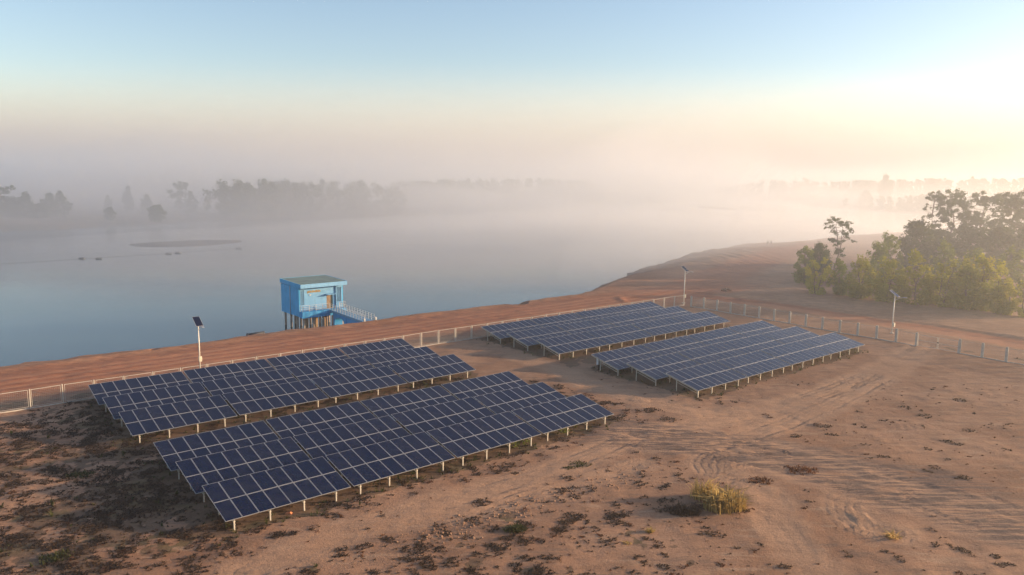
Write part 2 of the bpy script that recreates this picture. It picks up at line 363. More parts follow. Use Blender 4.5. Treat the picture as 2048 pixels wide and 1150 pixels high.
def soil_material():
    m, t, p = newmat('sandy_soil')
    geo = N(t, 'ShaderNodeNewGeometry'); pos = geo.outputs['Position']
    def att(n): 
        a = N(t, 'ShaderNodeAttribute'); a.attribute_name = n; return a.outputs['Fac']
    big = noise(t, 0.09, 5, pos, 0.6); mid = noise(t, 0.7, 6, pos, 0.62); fine = noise(t, 6.0, 6, pos, 0.7); grit = noise(t, 28.0, 3, pos, 0.6)
    mp = N(t, 'ShaderNodeMapping'); mp.inputs['Rotation'].default_value = (0, 0, R(-25)); mp.inputs['Scale'].default_value = (0.35, 1.6, 1)
    t.links.new(pos, mp.inputs['Vector']); streak = noise(t, 0.9, 6, mp.outputs[0], 0.65, 0.4)
    c = mixc(t, ramp(t, big, 0.35, 0.68), (0.430, 0.248, 0.152), (0.300, 0.158, 0.092))
    c = mixc(t, ramp(t, mid, 0.45, 0.75), c, (0.270, 0.158, 0.100))
    c = mixc(t, math_(t, 'MULTIPLY', ramp(t, streak, 0.5, 0.68), 0.75), c, (0.250, 0.160, 0.112))
    c = mixc(t, math_(t, 'MULTIPLY', ramp(t, streak, 0.48, 0.30), 0.5), c, (0.50, 0.340, 0.225))
    c = mixc(t, math_(t, 'MULTIPLY', att('track'), 0.85), c, (0.520, 0.315, 0.195))
    sh = N(t, 'ShaderNodeTexVoronoi'); sh.inputs['Scale'].default_value = 7.0; t.links.new(pos, sh.inputs['Vector'])
    c = mixc(t, math_(t, 'MULTIPLY', ramp(t, sh.outputs['Distance'], 0.16, 0.08), ramp(t, noise(t, 0.8, 3, pos), 0.5, 0.6)), c, (0.13, 0.08, 0.052))
    mp2 = N(t, 'ShaderNodeMapping'); mp2.inputs['Rotation'].default_value = (0, 0, R(28)); mp2.inputs['Scale'].default_value = (0.22, 2.4, 1)
    t.links.new(pos, mp2.inputs['Vector']); st2 = noise(t, 1.1, 6, mp2.outputs[0], 0.7, 0.6)
    c = mixc(t, math_(t, 'MULTIPLY', att('grey'), ramp(t, st2, 0.40, 0.58)), c, (0.165, 0.118, 0.098))
    c = mixc(t, math_(t, 'MULTIPLY', math_(t, 'MULTIPLY', att('track'), ramp(t, st2, 0.46, 0.62)), 0.4), c, (0.26, 0.165, 0.11))
    red = mixc(t, ramp(t, streak, 0.35, 0.7), (0.430, 0.170, 0.088), (0.270, 0.108, 0.064))
    red = mixc(t, ramp(t, mid, 0.5, 0.8), red, (0.22, 0.12, 0.09))
    red = mixc(t, math_(t, 'MULTIPLY', att('track'), 0.75), red, (0.52, 0.255, 0.145))
    c = mixc(t, att('road'), c, red)
    gr = mixc(t, ramp(t, mid, 0.35, 0.65), (0.085, 0.066, 0.045), (0.135, 0.092, 0.060))  # dark plant cover, and painted shade under the tables and row ends
    gr = mixc(t, ramp(t, noise(t, 0.35, 3, pos), 0.5, 0.65), gr, (0.085, 0.082, 0.036))
    vg = math_(t, 'ADD', att('veg_shade'), math_(t, 'MULTIPLY', math_(t, 'SUBTRACT', noise(t, 1.5, 6, pos, 0.7), 0.5), 1.5))
    vgm = ramp(t, vg, 0.42, 0.62)
    c = mixc(t, math_(t, 'MULTIPLY', math_(t, 'MULTIPLY', vgm, ramp(t, att('veg_shade'), 0.02, 0.15)), 0.64), c, gr)
    # scattered pebbles and leaf litter
    vo = N(t, 'ShaderNodeTexVoronoi'); vo.inputs['Scale'].default_value = 2.6; t.links.new(pos, vo.inputs['Vector'])
    sp = math_(t, 'MULTIPLY', ramp(t, vo.outputs['Distance'], 0.17, 0.07), ramp(t, noise(t, 0.45, 3, pos), 0.47, 0.62))
    c = mixc(t, math_(t, 'MULTIPLY', sp, 0.7), c, (0.105, 0.066, 0.045))
    c = mixc(t, 0.75, c, mixc(t, fine, (0.50, 0.47, 0.45), (1.48, 1.48, 1.48)), 'MULTIPLY')
    c = mixc(t, 1.0, c, (0.90, 0.89, 0.87), 'MULTIPLY')
    wet = att('wet')
    c = mixc(t, math_(t, 'MULTIPLY', wet, 0.6), c, (0.11, 0.078, 0.062))
    t.links.new(c, p.inputs['Base Color'])
    p.inputs['Roughness'].default_value = 0.95; p.inputs['Specular IOR Level'].default_value = 0.15
    h = math_(t, 'ADD', math_(t, 'MULTIPLY', fine, 0.6), math_(t, 'ADD', math_(t, 'MULTIPLY', grit, 0.12), math_(t, 'MULTIPLY', mid, 0.9)))
    b = N(t, 'ShaderNodeBump'); b.inputs['Strength'].default_value = 0.75; b.inputs['Distance'].default_value = 0.10
    t.links.new(h, b.inputs['Height']); t.links.new(b.outputs[0], p.inputs['Normal'])
    return m
SOIL = soil_material()
WET = (1 - sstep(0.3, 2.6, SDE - 0.0)) 
roadf = (ROAD.ravel()[FF].mean(1) > 0.5)
bankf = (SDE.ravel()[FF].mean(1) < 4.2) & ~roadf
def terrain(name, sel, label=None):
    f = FF[sel]; idx, inv = np.unique(f, return_inverse=True)
    me = mesh_np(name, VV[idx], inv.reshape(f.shape), [SOIL], True)
    for an, arr in (('road', ROAD), ('track', TRACK), ('veg_shade', VEG_SHADE), ('wet', WET), ('grey', GREYB)):
        a = me.attributes.new(an, 'FLOAT', 'POINT'); a.data.foreach_set('value', arr.ravel()[idx].astype(np.float32))
    o = link(name, me); tag(o, kind='structure'); return o
tag(terrain('ground', ~roadf & ~bankf), 'pale sandy ground scattered with weeds around the solar tables')
tag(terrain('dirt_road', roadf), 'red dirt road running along the lake and the fences')
tag(terrain('lake_bank', bankf), 'reddish earth bank falling to the lake')

# ------------------------------------------------------------------ lake and far land
m, t, p = newmat('lake_water')
geo = N(t, 'ShaderNodeNewGeometry')
p.inputs['Base Color'].default_value = (0.030, 0.052, 0.062, 1); p.inputs['IOR'].default_value = 1.333
mp = N(t, 'ShaderNodeMapping'); mp.inputs['Scale'].default_value = (0.5, 1.0, 1); t.links.new(geo.outputs['Position'], mp.inputs[0])
h = math_(t, 'ADD', noise(t, 1.6, 3, mp.outputs[0]), math_(t, 'MULTIPLY', noise(t, 0.12, 2, mp.outputs[0]), 1.2))
wr = N(t, 'ShaderNodeMapRange'); wr.inputs[1].default_value = 0.35; wr.inputs[2].default_value = 0.7; wr.inputs[3].default_value = 0.03; wr.inputs[4].default_value = 0.14
mpw = N(t, 'ShaderNodeMapping'); mpw.inputs['Scale'].default_value = (0.35, 1.0, 1); mpw.inputs['Rotation'].default_value = (0, 0, R(-15)); t.links.new(geo.outputs['Position'], mpw.inputs[0])
t.links.new(noise(t, 0.035, 5, mpw.outputs[0], 0.6), wr.inputs[0]); t.links.new(wr.outputs[0], p.inputs['Roughness'])
b = N(t, 'ShaderNodeBump'); b.inputs['Strength'].default_value = 0.14; b.inputs['Distance'].default_value = 0.05
t.links.new(h, b.inputs['Height']); t.links.new(b.outputs[0], p.inputs['Normal'])
me = mesh_np('lake', [(-2400, 60, WL), (2400, 60, WL), (2400, 3000, WL), (-2400, 3000, WL)], [(0, 1, 2, 3)], [m])
tag(link('lake', me), 'calm misty lake reflecting the sky', kind='structure')

MUD = simple('wet_mud', (0.085, 0.072, 0.064), 0.7, var=0.2, scale=0.2)
FAR_SOIL = simple('far_soil', (0.22, 0.155, 0.105), 0.95, var=0.2, scale=0.05, col2=(0.10, 0.09, 0.05), spec=0.1)
def far_land(name, px_line, label, deep, seed):
    L = np.array([U(a, b, WL)[:2] for a, b in px_line])
    L = smooth_line(L, 70); rows = 16; V = []; F = []
    for i, q in enumerate(L):
        t_ = L[min(i + 1, len(L) - 1)] - L[max(i - 1, 0)]; n_ = np.array([-t_[1], t_[0]]); n_ /= np.linalg.norm(n_)
        n_ = 0.4 * n_ + 0.6 * np.array([0, 1.0]); n_ /= np.linalg.norm(n_)
        for j in range(rows):
            s = -10 + (j / (rows - 1)) ** 2 * deep
            x_, y_ = q + n_ * (s + 9 * (fbm(np.array([q[0] * 0.03]), np.array([q[1] * 0.03]), seed)[0] - 0.5))
            h_ = 0.13 * s if s < 0 else 2.2 * (1 - math.exp(-s / 14))
            V.append((x_, y_, WL + h_ + (0.5 * fbm(np.array([x_ * .05]), np.array([y_ * .05]), seed)[0] if s > 0 else 0)))
    for i in range(len(L) - 1):
        for j in range(rows - 1):
            a = i * rows + j; F.append((a, a + rows, a + rows + 1, a + 1))
    o = link(name, mesh_np(name, V, F, [FAR_SOIL], True)); tag(o, label, kind='structure')
far_land('far_shore', [(-500, 480), (-200, 468), (0, 461), (142, 456), (284, 449.6), (400, 442), (560, 439), (700, 436), (770, 432), (850, 421), (940, 412), (1030, 404), (1110, 396), (1180, 392), (1262, 387)], 'far lake shore under the misty woods', 900, 3)
far_land('far_shore', [(1440, 392), (1500, 398), (1560, 404), (1640, 412), (1720, 419), (1830, 425), (1950, 428), (2120, 432), (2400, 440)], 'far lake shore on the right, behind the near trees', 900, 5)
# mud flats lying in the lake
def mud_flat(name, px0, px1, py0, py1, label, hgt=0.25, asp=0.4):
    a, b_ = U(px0, py0, WL), U(px1, py1, WL); c = (a + b_) / 2; L = np.linalg.norm(b_ - a) / 2; ang = math.atan2(b_[1] - a[1], b_[0] - a[0])
    n = 48; V = [(0, 0, hgt)]; F = []
    for r_, z_ in ((0.45, hgt), (0.8, hgt * 0.6), (1.0, 0.0), (1.06, -0.4)):
        for k in range(n):
            th = 2 * math.pi * k / n; wv = 1 + 0.22 * (vnoise(np.array([3 + 1.6 * math.cos(th)]), np.array([7 + 1.6 * math.sin(th)]), int(px0))[0] - 0.5)
            V.append((math.cos(th) * L * r_ * wv, math.sin(th) * L * asp * r_ * wv * (1.25 if math.sin(th) < 0 else 0.8), z_))
    fs_ = [(0, 1 + k, 1 + (k + 1) % n, 1 + (k + 1) % n) for k in range(n)]
    bm = bmesh.new(); vs = [bm.verts.new(q) for q in V]
    for k in range(n): bm.faces.new((vs[0], vs[1 + k], vs[1 + (k + 1) % n]))
    for r_ in range(3):
        for k in range(n): bm.faces.new((vs[1 + r_ * n + k], vs[1 + (r_ + 1) * n + k], vs[1 + (r_ + 1) * n + (k + 1) % n], vs[1 + r_ * n + (k + 1) % n]))
    me = bpy.data.meshes.new(name); bm.to_mesh(me); bm.free(); me.materials.append(MUD); me.shade_smooth()
    o = link(name, me); o.location = (c[0], c[1], WL); o.rotation_euler.z = ang; tag(o, label, kind='structure')
mud_flat('mud_flat', 256, 474, 491, 481, 'long flat mud island in the middle of the lake', 0.35, 0.62)
mud_flat('mud_flat', 800, 870, 431, 430, 'low mud flat off the far wooded shore', 0.3)
mud_flat('mud_flat', 1408, 1466, 413, 419, 'thin mud bar far out on the lake at right', 0.25)

def ground_z(x, y):
    """height of the built ground sheet"""
    i = min(max(int(np.searchsorted(xs, x)) - 1, 0), nx - 2); j = min(max(int(np.searchsorted(ys, y)) - 1, 0), ny - 2)
    a = (x - xs[i]) / (xs[i + 1] - xs[i]); b = (y - ys[j]) / (ys[j + 1] - ys[j])
    return float((Z[j, i] * (1 - a) + Z[j, i + 1] * a) * (1 - b) + (Z[j + 1, i] * (1 - a) + Z[j + 1, i + 1] * a) * b)

# ------------------------------------------------------------------ solar tables
def glass_material():
    m, t, p = newmat('solar_cells')
    uv = N(t, 'ShaderNodeUVMap'); sx = N(t, 'ShaderNodeSeparateXYZ'); t.links.new(uv.outputs[0], sx.inputs[0])
    def lines(src, n, wd):
        f = math_(t, 'FRACT', math_(t, 'MULTIPLY', src, float(n)))
        return math_(t, 'GREATER_THAN', math_(t, 'ABSOLUTE', math_(t, 'SUBTRACT', f, 0.5)), 0.5 - wd)
    g = math_(t, 'MAXIMUM', lines(sx.outputs[0], 6, 0.022), lines(sx.outputs[1], 12, 0.022))
    bus = math_(t, 'MULTIPLY', lines(sx.outputs[0], 24, 0.05), 0.25)
    oi = N(t, 'ShaderNodeObjectInfo')
    base = mixc(t, oi.outputs['Random'], (0.0020, 0.0070, 0.030), (0.0036, 0.0090, 0.032))
    fl = N(t, 'ShaderNodeTexVoronoi'); fl.inputs['Scale'].default_value = 9.0
    tc = N(t, 'ShaderNodeTexCoord'); t.links.new(tc.outputs['Object'], fl.inputs['Vector'])
    base = mixc(t, 0.35, base, fl.outputs['Color'], 'SOFT_LIGHT')
    c = mixc(t, math_(t, 'MULTIPLY', g, 0.4), base, (0.06, 0.075, 0.12))
    c = mixc(t, bus, c, (0.05, 0.06, 0.10))
    dust = ramp(t, noise(t, 1.3, 5, tc.outputs['Object']), 0.35, 0.8)
    c = mixc(t, math_(t, 'MULTIPLY', math_(t, 'MULTIPLY', dust, oi.outputs['Random']), 0.07), c, (0.35, 0.27, 0.21))
    t.links.new(c, p.inputs['Base Color'])
    r_ = N(t, 'ShaderNodeMapRange'); r_.inputs[3].default_value = 0.06; r_.inputs[4].default_value = 0.16; t.links.new(dust, r_.inputs[0])
    t.links.new(r_.outputs[0], p.inputs['Roughness']); p.inputs['IOR'].default_value = 1.30
    return m
GLASS = glass_material()
ALU = simple('aluminium_frame', (0.47, 0.46, 0.45), 0.42, 0.55, 0.06, 2.0)
STEEL = simple('galvanised_post', (0.54, 0.49, 0.41), 0.55, 0.15, 0.10, 2.5)
DARK = simple('dark_cable', (0.03, 0.03, 0.035), 0.6)

PW, PL, GAPX, GAPY = 0.995, 2.035, 0.027, 0.03
TABLE_W = 8 * PW + 7 * GAPX
TABLE_P = (33.2 - TABLE_W) / 3
TILT = R(12.7); HB = 0.70
fwid = 0.025
mb = MB()
mb.box((fwid, fwid, 0.010), (PW - fwid, PL - fwid, 0.0335))
me_glass = mb.mesh('panel', GLASS)
uvl = me_glass.uv_layers.new(name='UVMap')
for lp in me_glass.loops:
    co = me_glass.vertices[lp.vertex_index].co
    uvl.data[lp.index].uv = ((co.x - fwid) / (PW - 2 * fwid), (co.y - fwid) / (PL - 2 * fwid))
mb = MB()
mb.box((0, 0, 0), (PW, fwid, 0.04)); mb.box((0, PL - fwid, 0), (PW, PL, 0.04))
mb.box((0, fwid, 0), (fwid, PL - fwid, 0.04)); mb.box((PW - fwid, fwid, 0), (PW, PL - fwid, 0.04))
me_pframe = mb.mesh('frame', ALU)
SLOPE = 2 * PL + GAPY
def post_mesh(h):
    b_ = MB(); b_.box((-0.04, -0.035, -0.35), (0.04, 0.035, h)); b_.box((-0.06, -0.055, h - 0.09), (0.06, 0.055, h - 0.02)); return b_.mesh('post', STEEL)
y_f, y_r = 0.08 * math.cos(TILT), SLOPE * 0.66 * math.cos(TILT)
me_pf = post_mesh(HB + 0.08 * math.sin(TILT) - 0.09); me_pr = post_mesh(HB + SLOPE * 0.66 * math.sin(TILT) - 0.09)
b_ = MB()
b_.box((-0.02, 0, -0.025), (TABLE_W + 0.02, 0.05, 0.025)); me_purlin = b_.mesh('purlin', STEEL)
b_ = MB(); b_.bar((0, 0.02, -0.085), (0, SLOPE - 0.02, -0.085), 0.06, 0.08); me_rafter = b_.mesh('rafter', STEEL)
b_ = MB(); b_.bar((0, y_f, 0.35), (0, y_r, HB + SLOPE * 0.62 * math.sin(TILT) - 0.3), 0.04, 0.04); me_brace = b_.mesh('brace', STEEL)

def make_table(x_off):
    root = bpy.data.objects.new('solar_table', None); COL.objects.link(root); root['category'] = 'solar table'
    ct, st = math.cos(TILT), math.sin(TILT)
    for j in range(2):
        for i in range(8):
            y = j * (PL + GAPY)
            o = child('panel', me_glass, root, (i * (PW + GAPX), y * ct, HB + y * st), (TILT + R(random.uniform(-.25, .25)), R(random.uniform(-.2, .2)), 0))
            child('frame', me_pframe, o)
    for k in range(4):
        x = x_off + k * 2.2
        child('post', me_pf, root, (x, y_f, 0)); child('post', me_pr, root, (x, y_r, 0))
        child('rafter', me_rafter, root, (x, 0, HB), (TILT, 0, 0))
        child('brace', me_brace, root, (x + 0.06, 0, 0))
    for q in (0.12, 0.40, 0.62, 0.90):
        y = q * SLOPE
        child('purlin', me_purlin, root, (0, y * ct + 0.028 * st, HB + y * st - 0.028 * ct), (TILT, 0, 0))
    return root
PROTO = {0.52: make_table(0.52), 0.06: make_table(0.06)}
used = set()
ROWS = [('A', 14.5, (73.05, 67.9, 62.7), 0.52, 'back left block'),
        ('B', 14.72, (53.5, 48.57, 43.46), 0.52, 'front left block'),
        ('C', 59.62, (73.15, 68.05, 62.64), 0.06, 'far right block'),
        ('D', 59.68, (53.6, 48.55, 43.44), 0.06, 'front right block')]
RN = ['rear row', 'middle row', 'front row']; TN = ['leftmost solar table', 'second solar table from left', 'third solar table from left', 'rightmost solar table']
for blk, u0, vs_, off, bname in ROWS:
    for ri, v in enumerate(vs_):
        for k in range(4):
            o = PROTO[off] if off not in used else copy_tree(PROTO[off]); used.add(off)
            q = UV(u0 + 0.045 * ri + k * TABLE_P, v, random.uniform(-0.015, 0.015))
            o.location = q; o.rotation_euler = (R(random.uniform(-.25, .25)), R(random.uniform(-.12, .12)), TH)
            tag(o, f'{TN[k]} in the {RN[ri]} of the {bname}', 'solar table', 'solar tables in four blocks')

# cabinet hanging under the corner of the front right block
q = UV(59.68 + 0.35, 53.6 + 3.15)
c_ = thing('inverter_cabinet', q, TH, 'grey inverter cabinet with dark cables under the left end of a solar table', 'cabinet')
b_ = MB(); b_.box((-0.26, -0.14, 0.62), (0.26, 0.12, 1.28), 0.015); b_.build('body', simple('cabinet_grey', (0.52, 0.54, 0.55), 0.5), c_)
b_ = MB(); b_.box((-0.21, -0.165, 0.68), (0.21, -0.142, 1.22)); b_.build('door', simple('cabinet_door', (0.45, 0.47, 0.49), 0.45), c_)
b_ = MB(); b_.box((-0.2, -0.06, -0.2), (0.2, 0.06, 0.618)); b_.box((-0.28, -0.07, 0.40), (0.28, 0.07, 0.45)); b_.build('cable_duct', DARK, c_)

# ------------------------------------------------------------------ fences
CONC = simple('pale_concrete', (0.50, 0.44, 0.37), 0.85, 0, 0.12, 3.0)
WPAINT = simple('white_fence_paint', (0.50, 0.45, 0.39), 0.55, 0, 0.08, 3.0)
WIRE = simple('galvanised_wire', (0.42, 0.40, 0.37), 0.5, 0.6)
BAY, FH = 2.56, 1.72
b_ = MB(); b_.box((-0.05, -0.05, -0.4), (0.05, 0.05, FH + 0.05), 0.01); me_fpost = b_.mesh('post', CONC)
b_ = MB(); b_.box((-0.14, -0.08, -0.4), (0.14, 0.08, FH + 0.06), 0.015); me_fpost2 = b_.mesh('post', CONC)
fa, fb = 0.14, BAY - 0.14
b_ = MB()
for x in (fa, fb - 0.032): b_.box((x, -0.016, 0.16), (x + 0.032, 0.016, FH))
b_.box((fa + .033, -0.018, FH - 0.042), (fb - .033, 0.018, FH - 0.002)); b_.box((fa + 0.045, -0.014, 0.165), (fb - 0.045, 0.014, 0.19))
me_fframe = b_.mesh('panel_frame', WPAINT)
b_ = MB()
for x in (fa + .005, fb - 0.035): b_.box((x, -0.012, 0.16), (x + 0.03, 0.012, FH - 0.1))
b_.box((fa + .005, -0.01, FH - 0.125), (fb - .005, 0.01, FH - 0.1))
me_fframe2 = b_.mesh('panel_frame', WIRE)
V, F = [], []
def quadbar(a, b, wdt):
    a, b = np.array(a, float), np.array(b, float); d = b - a; s = np.array([d[2], 0, -d[0]]); s = s / np.linalg.norm(s) * wdt / 2
    i = len(V)
    for yy in (-wdt / 2, wdt / 2): V.extend([a - s + [0, yy, 0], a + s + [0, yy, 0], b + s + [0, yy, 0], b - s + [0, yy, 0]])
    F.extend([(i, i + 1, i + 2, i + 3), (i + 7, i + 6, i + 5, i + 4), (i, i + 3, i + 7, i + 4), (i + 1, i + 5, i + 6, i + 2)])
for k in range(1, 10): quadbar((fa + .05, 0, 0.19 + k * 0.15), (fb - .05, 0, 0.19 + k * 0.15), 0.006)
for k in range(1, 15): quadbar((fa + k * 0.152, 0, 0.2), (fa + k * 0.152, 0, FH - 0.05), 0.006)
me_wire = mesh_np('wire_mesh', V, F, [WIRE])
b_ = MB(); b_.box((0.142, -0.05, -0.3), (BAY - 0.142, 0.05, 0.09), 0.012); me_sill = b_.mesh('sill', CONC)
b_ = MB(); b_.box((0.052, -0.04, -0.3), (BAY - 0.052, 0.04, 0.075), 0.012); me_sill1 = b_.mesh('sill', CONC)
def fence(name, a, b, label, post, sill, frame, skip=()):
    a, b = np.array(a[:2]), np.array(b[:2]); d = b - a; L = np.linalg.norm(d); ang = math.atan2(d[1], d[0]); n = int(round(L / BAY))
    root = thing(name, (a[0], a[1], 0), ang, label, 'fence')
    for k in range(n + 1):
        P = a + d / L * k * BAY; z = ground_z(*P)
        if k not in skip or (k - 1) not in skip:
            child('post', post, root, (k * BAY, 0, z), (R(random.uniform(-.7, .7)), R(random.uniform(-.7, .7)), 0))
        if k == n or k in skip: continue
        P2 = a + d / L * (k + 1) * BAY; z2 = ground_z(*P2); s = -math.atan2(z2 - z, BAY)
        f_ = child('panel_frame', frame, root, (k * BAY, 0, z), (R(random.uniform(-.5, .5)), s, 0)); child('wire_mesh', me_wire, f_)
        child('sill', sill, root, (k * BAY, 0, z), (0, s, 0))
    return root, a, d / L
VF = 77.9
corner = UV(102.2, VF)
nleft = 44
fence('lakeside_fence', UV(102.2 - nleft * BAY, VF), corner, 'long pale panel fence between the solar tables and the lakeside road', me_fpost, me_sill1, me_fframe)
c2 = corner + np.array([0.9, -1.1, 0]); e2 = U(2010, 723); dd = (e2 - c2); dd /= np.linalg.norm(dd)
_, fa0, fd0 = fence('roadside_fence', c2, c2 + dd * BAY * 27, 'pale fence with broad posts down the right side of the yard', me_fpost2, me_sill, me_fframe2, skip=(14, 15))
# double gate closing the gap in the right hand fence
g_ = thing('gate', (*(fa0 + fd0 * (14 * BAY + 0.15)), 0.0), math.atan2(fd0[1], fd0[0]), 'low wire gate across the vehicle track in the right hand fence', 'gate')
gz = ground_z(*(fa0 + fd0 * 15 * BAY))
for s in (0, 1):
    x0 = 0.03 + s * (BAY - 0.12); b_ = MB()
    for x in (x0, x0 + BAY - 0.26): b_.box((x, -0.025, gz + 0.10), (x + 0.05, 0.025, gz + 1.55))
    for z in (0.12, 0.8, 1.5): b_.box((x0 + 0.05, -0.02, gz + z), (x0 + BAY - 0.26, 0.02, gz + z + 0.045))
    leaf = b_.build('gate_leaf', WPAINT, g_)
    w_ = child('wire_mesh', me_wire, leaf, (x0 - 0.1, 0.0, gz - 0.03), (0, 0, 0), (0.97, 1, 0.9))
b_ = MB(); b_.box((BAY - 0.2, -0.06, gz + 0.85), (BAY + 0.02, -0.03, gz + 0.95)); b_.build('latch', DARK, g_)

# ------------------------------------------------------------------ solar street lamps
LPOLE = simple('lamp_pole_paint', (0.70, 0.66, 0.58), 0.5, 0.1, 0.08)
def lamp(P, h, label, psize=(1.25, 0.95), box=True):
    z = ground_z(P[0], P[1]); root = thing('street_lamp', (P[0], P[1], z), TH, label, 'street lamp', 'solar street lamps')
    MB().box((-0.2, -0.2, -0.3), (0.2, 0.2, 0.14), 0.02).build('footing', CONC, root)
    MB().tube([(0, 0, 0.141), (0, 0, h * 0.5), (0, 0, h)], [0.085, 0.072, 0.055], 10).build('pole', LPOLE, root, True)
    # lamp arm reaching south and up, with the flat lamp head at its end
    a = MB(); a.tube([(0, -0.04, h - 0.75), (0, -0.55, h - 0.42), (0, -1.05, h - 0.22)], 0.028, 6); a.build('arm', LPOLE, root)
    hd = MB(); hd.box((-0.13, -1.62, h - 0.235), (0.13, -1.06, h - 0.165), 0.02); hd.build('lamp_head', simple('lamp_head_grey', (0.45, 0.46, 0.47), 0.4, 0.3), root)
    # panel: high to the north, low to the south, tilted steeply
    tl = R(33); pw, pl = psize
    pn = child('panel', None, root) if False else None
    g = MB(); g.box((-pw / 2 + .03, -pl / 2 + .03, 0.03), (pw / 2 - .03, pl / 2 - .03, 0.045)); mg = g.mesh('panel', GLASS)
    uvl = mg.uv_layers.new(name='UVMap')
    for lp in mg.loops:
        co = mg.vertices[lp.vertex_index].co; uvl.data[lp.index].uv = ((co.x + pw / 2) / pw * .7, (co.y + pl / 2) / pl * .4)
    o = child('panel', mg, root, (0, 0.05, h + 0.16), (tl, 0, 0))
    f = MB(); f.box((-pw / 2, -pl / 2, 0), (pw / 2, pl / 2, 0.028)); 
    for s in (-1, 1):
        f.box((s * pw / 2 - (0.03 if s > 0 else 0), -pl / 2, 0.0285), (s * pw / 2 + (0.03 if s < 0 else 0), pl / 2, 0.05))
        f.box((-pw / 2 + .03, s * pl / 2 - (0.03 if s > 0 else 0), 0.0285), (pw / 2 - .03, s * pl / 2 + (0.03 if s < 0 else 0), 0.05))
    f.build('frame', ALU, o)
    k = MB(); k.bar((0, 0.02, h - 0.12), (0, 0.05, h + 0.16), 0.09, 0.09); k.build('bracket', STEEL, root)
    if box: MB().box((-0.16, -0.30, 0.95), (0.16, -0.085, 1.5), 0.02).build('battery_box', simple('battery_box_cream', (0.66, 0.60, 0.46), 0.5), root)
    return root
lamp(U(400.5, 741), 5.05, 'solar street lamp behind the left block, standing over the lakeside fence', (0.75, 1.5))
lamp(U(1367.5, 606), 5.6, 'solar street lamp in the far corner where the two fences meet', (0.75, 1.45))
lamp(U(1783.5, 667), 5.3, 'solar street lamp beside the right hand fence, in front of the trees', (0.75, 1.45))

# ------------------------------------------------------------------ pump house on piles
def paint(name, col, stain, rough=0.65):
    """wall paint with runs of grime below the edges and faded patches"""
    m, t, p = newmat(name); tc = N(t, 'ShaderNodeTexCoord'); mp = N(t, 'ShaderNodeMapping'); mp.inputs['Scale'].default_value = (3.2, 3.2, 0.28)
    t.links.new(tc.outputs['Object'], mp.inputs[0]); run = noise(t, 1.6, 5, mp.outputs[0], 0.65); fade = noise(t, 0.7, 4, tc.outputs['Object'])
    c = mixc(t, ramp(t, fade, 0.35, 0.7), col, tuple(min(1, q * 1.12 + 0.02) for q in col)); c = mixc(t, math_(t, 'MULTIPLY', ramp(t, run, 0.5, 0.72), 0.55), c, stain)
    t.links.new(c, p.inputs['Base Color']); p.inputs['Roughness'].default_value = rough; return m
BLUE_SHADE = paint('shaded_side_blue_paint', (0.040, 0.37, 0.66), (0.045, 0.22, 0.36))  # wall blue with the tone of the shaded side put into the colour
BLUE_LIT = paint('lit_front_blue_paint', (0.13, 0.33, 0.54), (0.12, 0.23, 0.34))  # same wall blue, the sunlit front's tone put into the colour
BBLUE = paint('deep_blue_paint', (0.02, 0.28, 0.58), (0.05, 0.17, 0.28))
ROOFM = simple('weathered_roof', (0.20, 0.27, 0.23), 0.85, 0, 0.14, 0.8, col2=(0.15, 0.20, 0.18))
DOORM = simple('brown_door', (0.26, 0.16, 0.085), 0.6); DOORD = simple('doorway_shade', (0.03, 0.05, 0.05), 0.5)
GOLD = simple('gold_lettering', (0.55, 0.36, 0.09), 0.45, 0.3); WHITE = simple('white_rail', (0.60, 0.57, 0.53), 0.5, 0, 0.05)
PILE = simple('pile_concrete', (0.42, 0.33, 0.25), 0.9, 0, 0.2, 1.5)
O = np.array([-31.7, 115.0, 0])
ph = thing('pump_house', O, TH, 'bright blue pump house on concrete piles at the lake edge', 'building')
RW, RD, ZT = 7.75, 7.55, 4.2
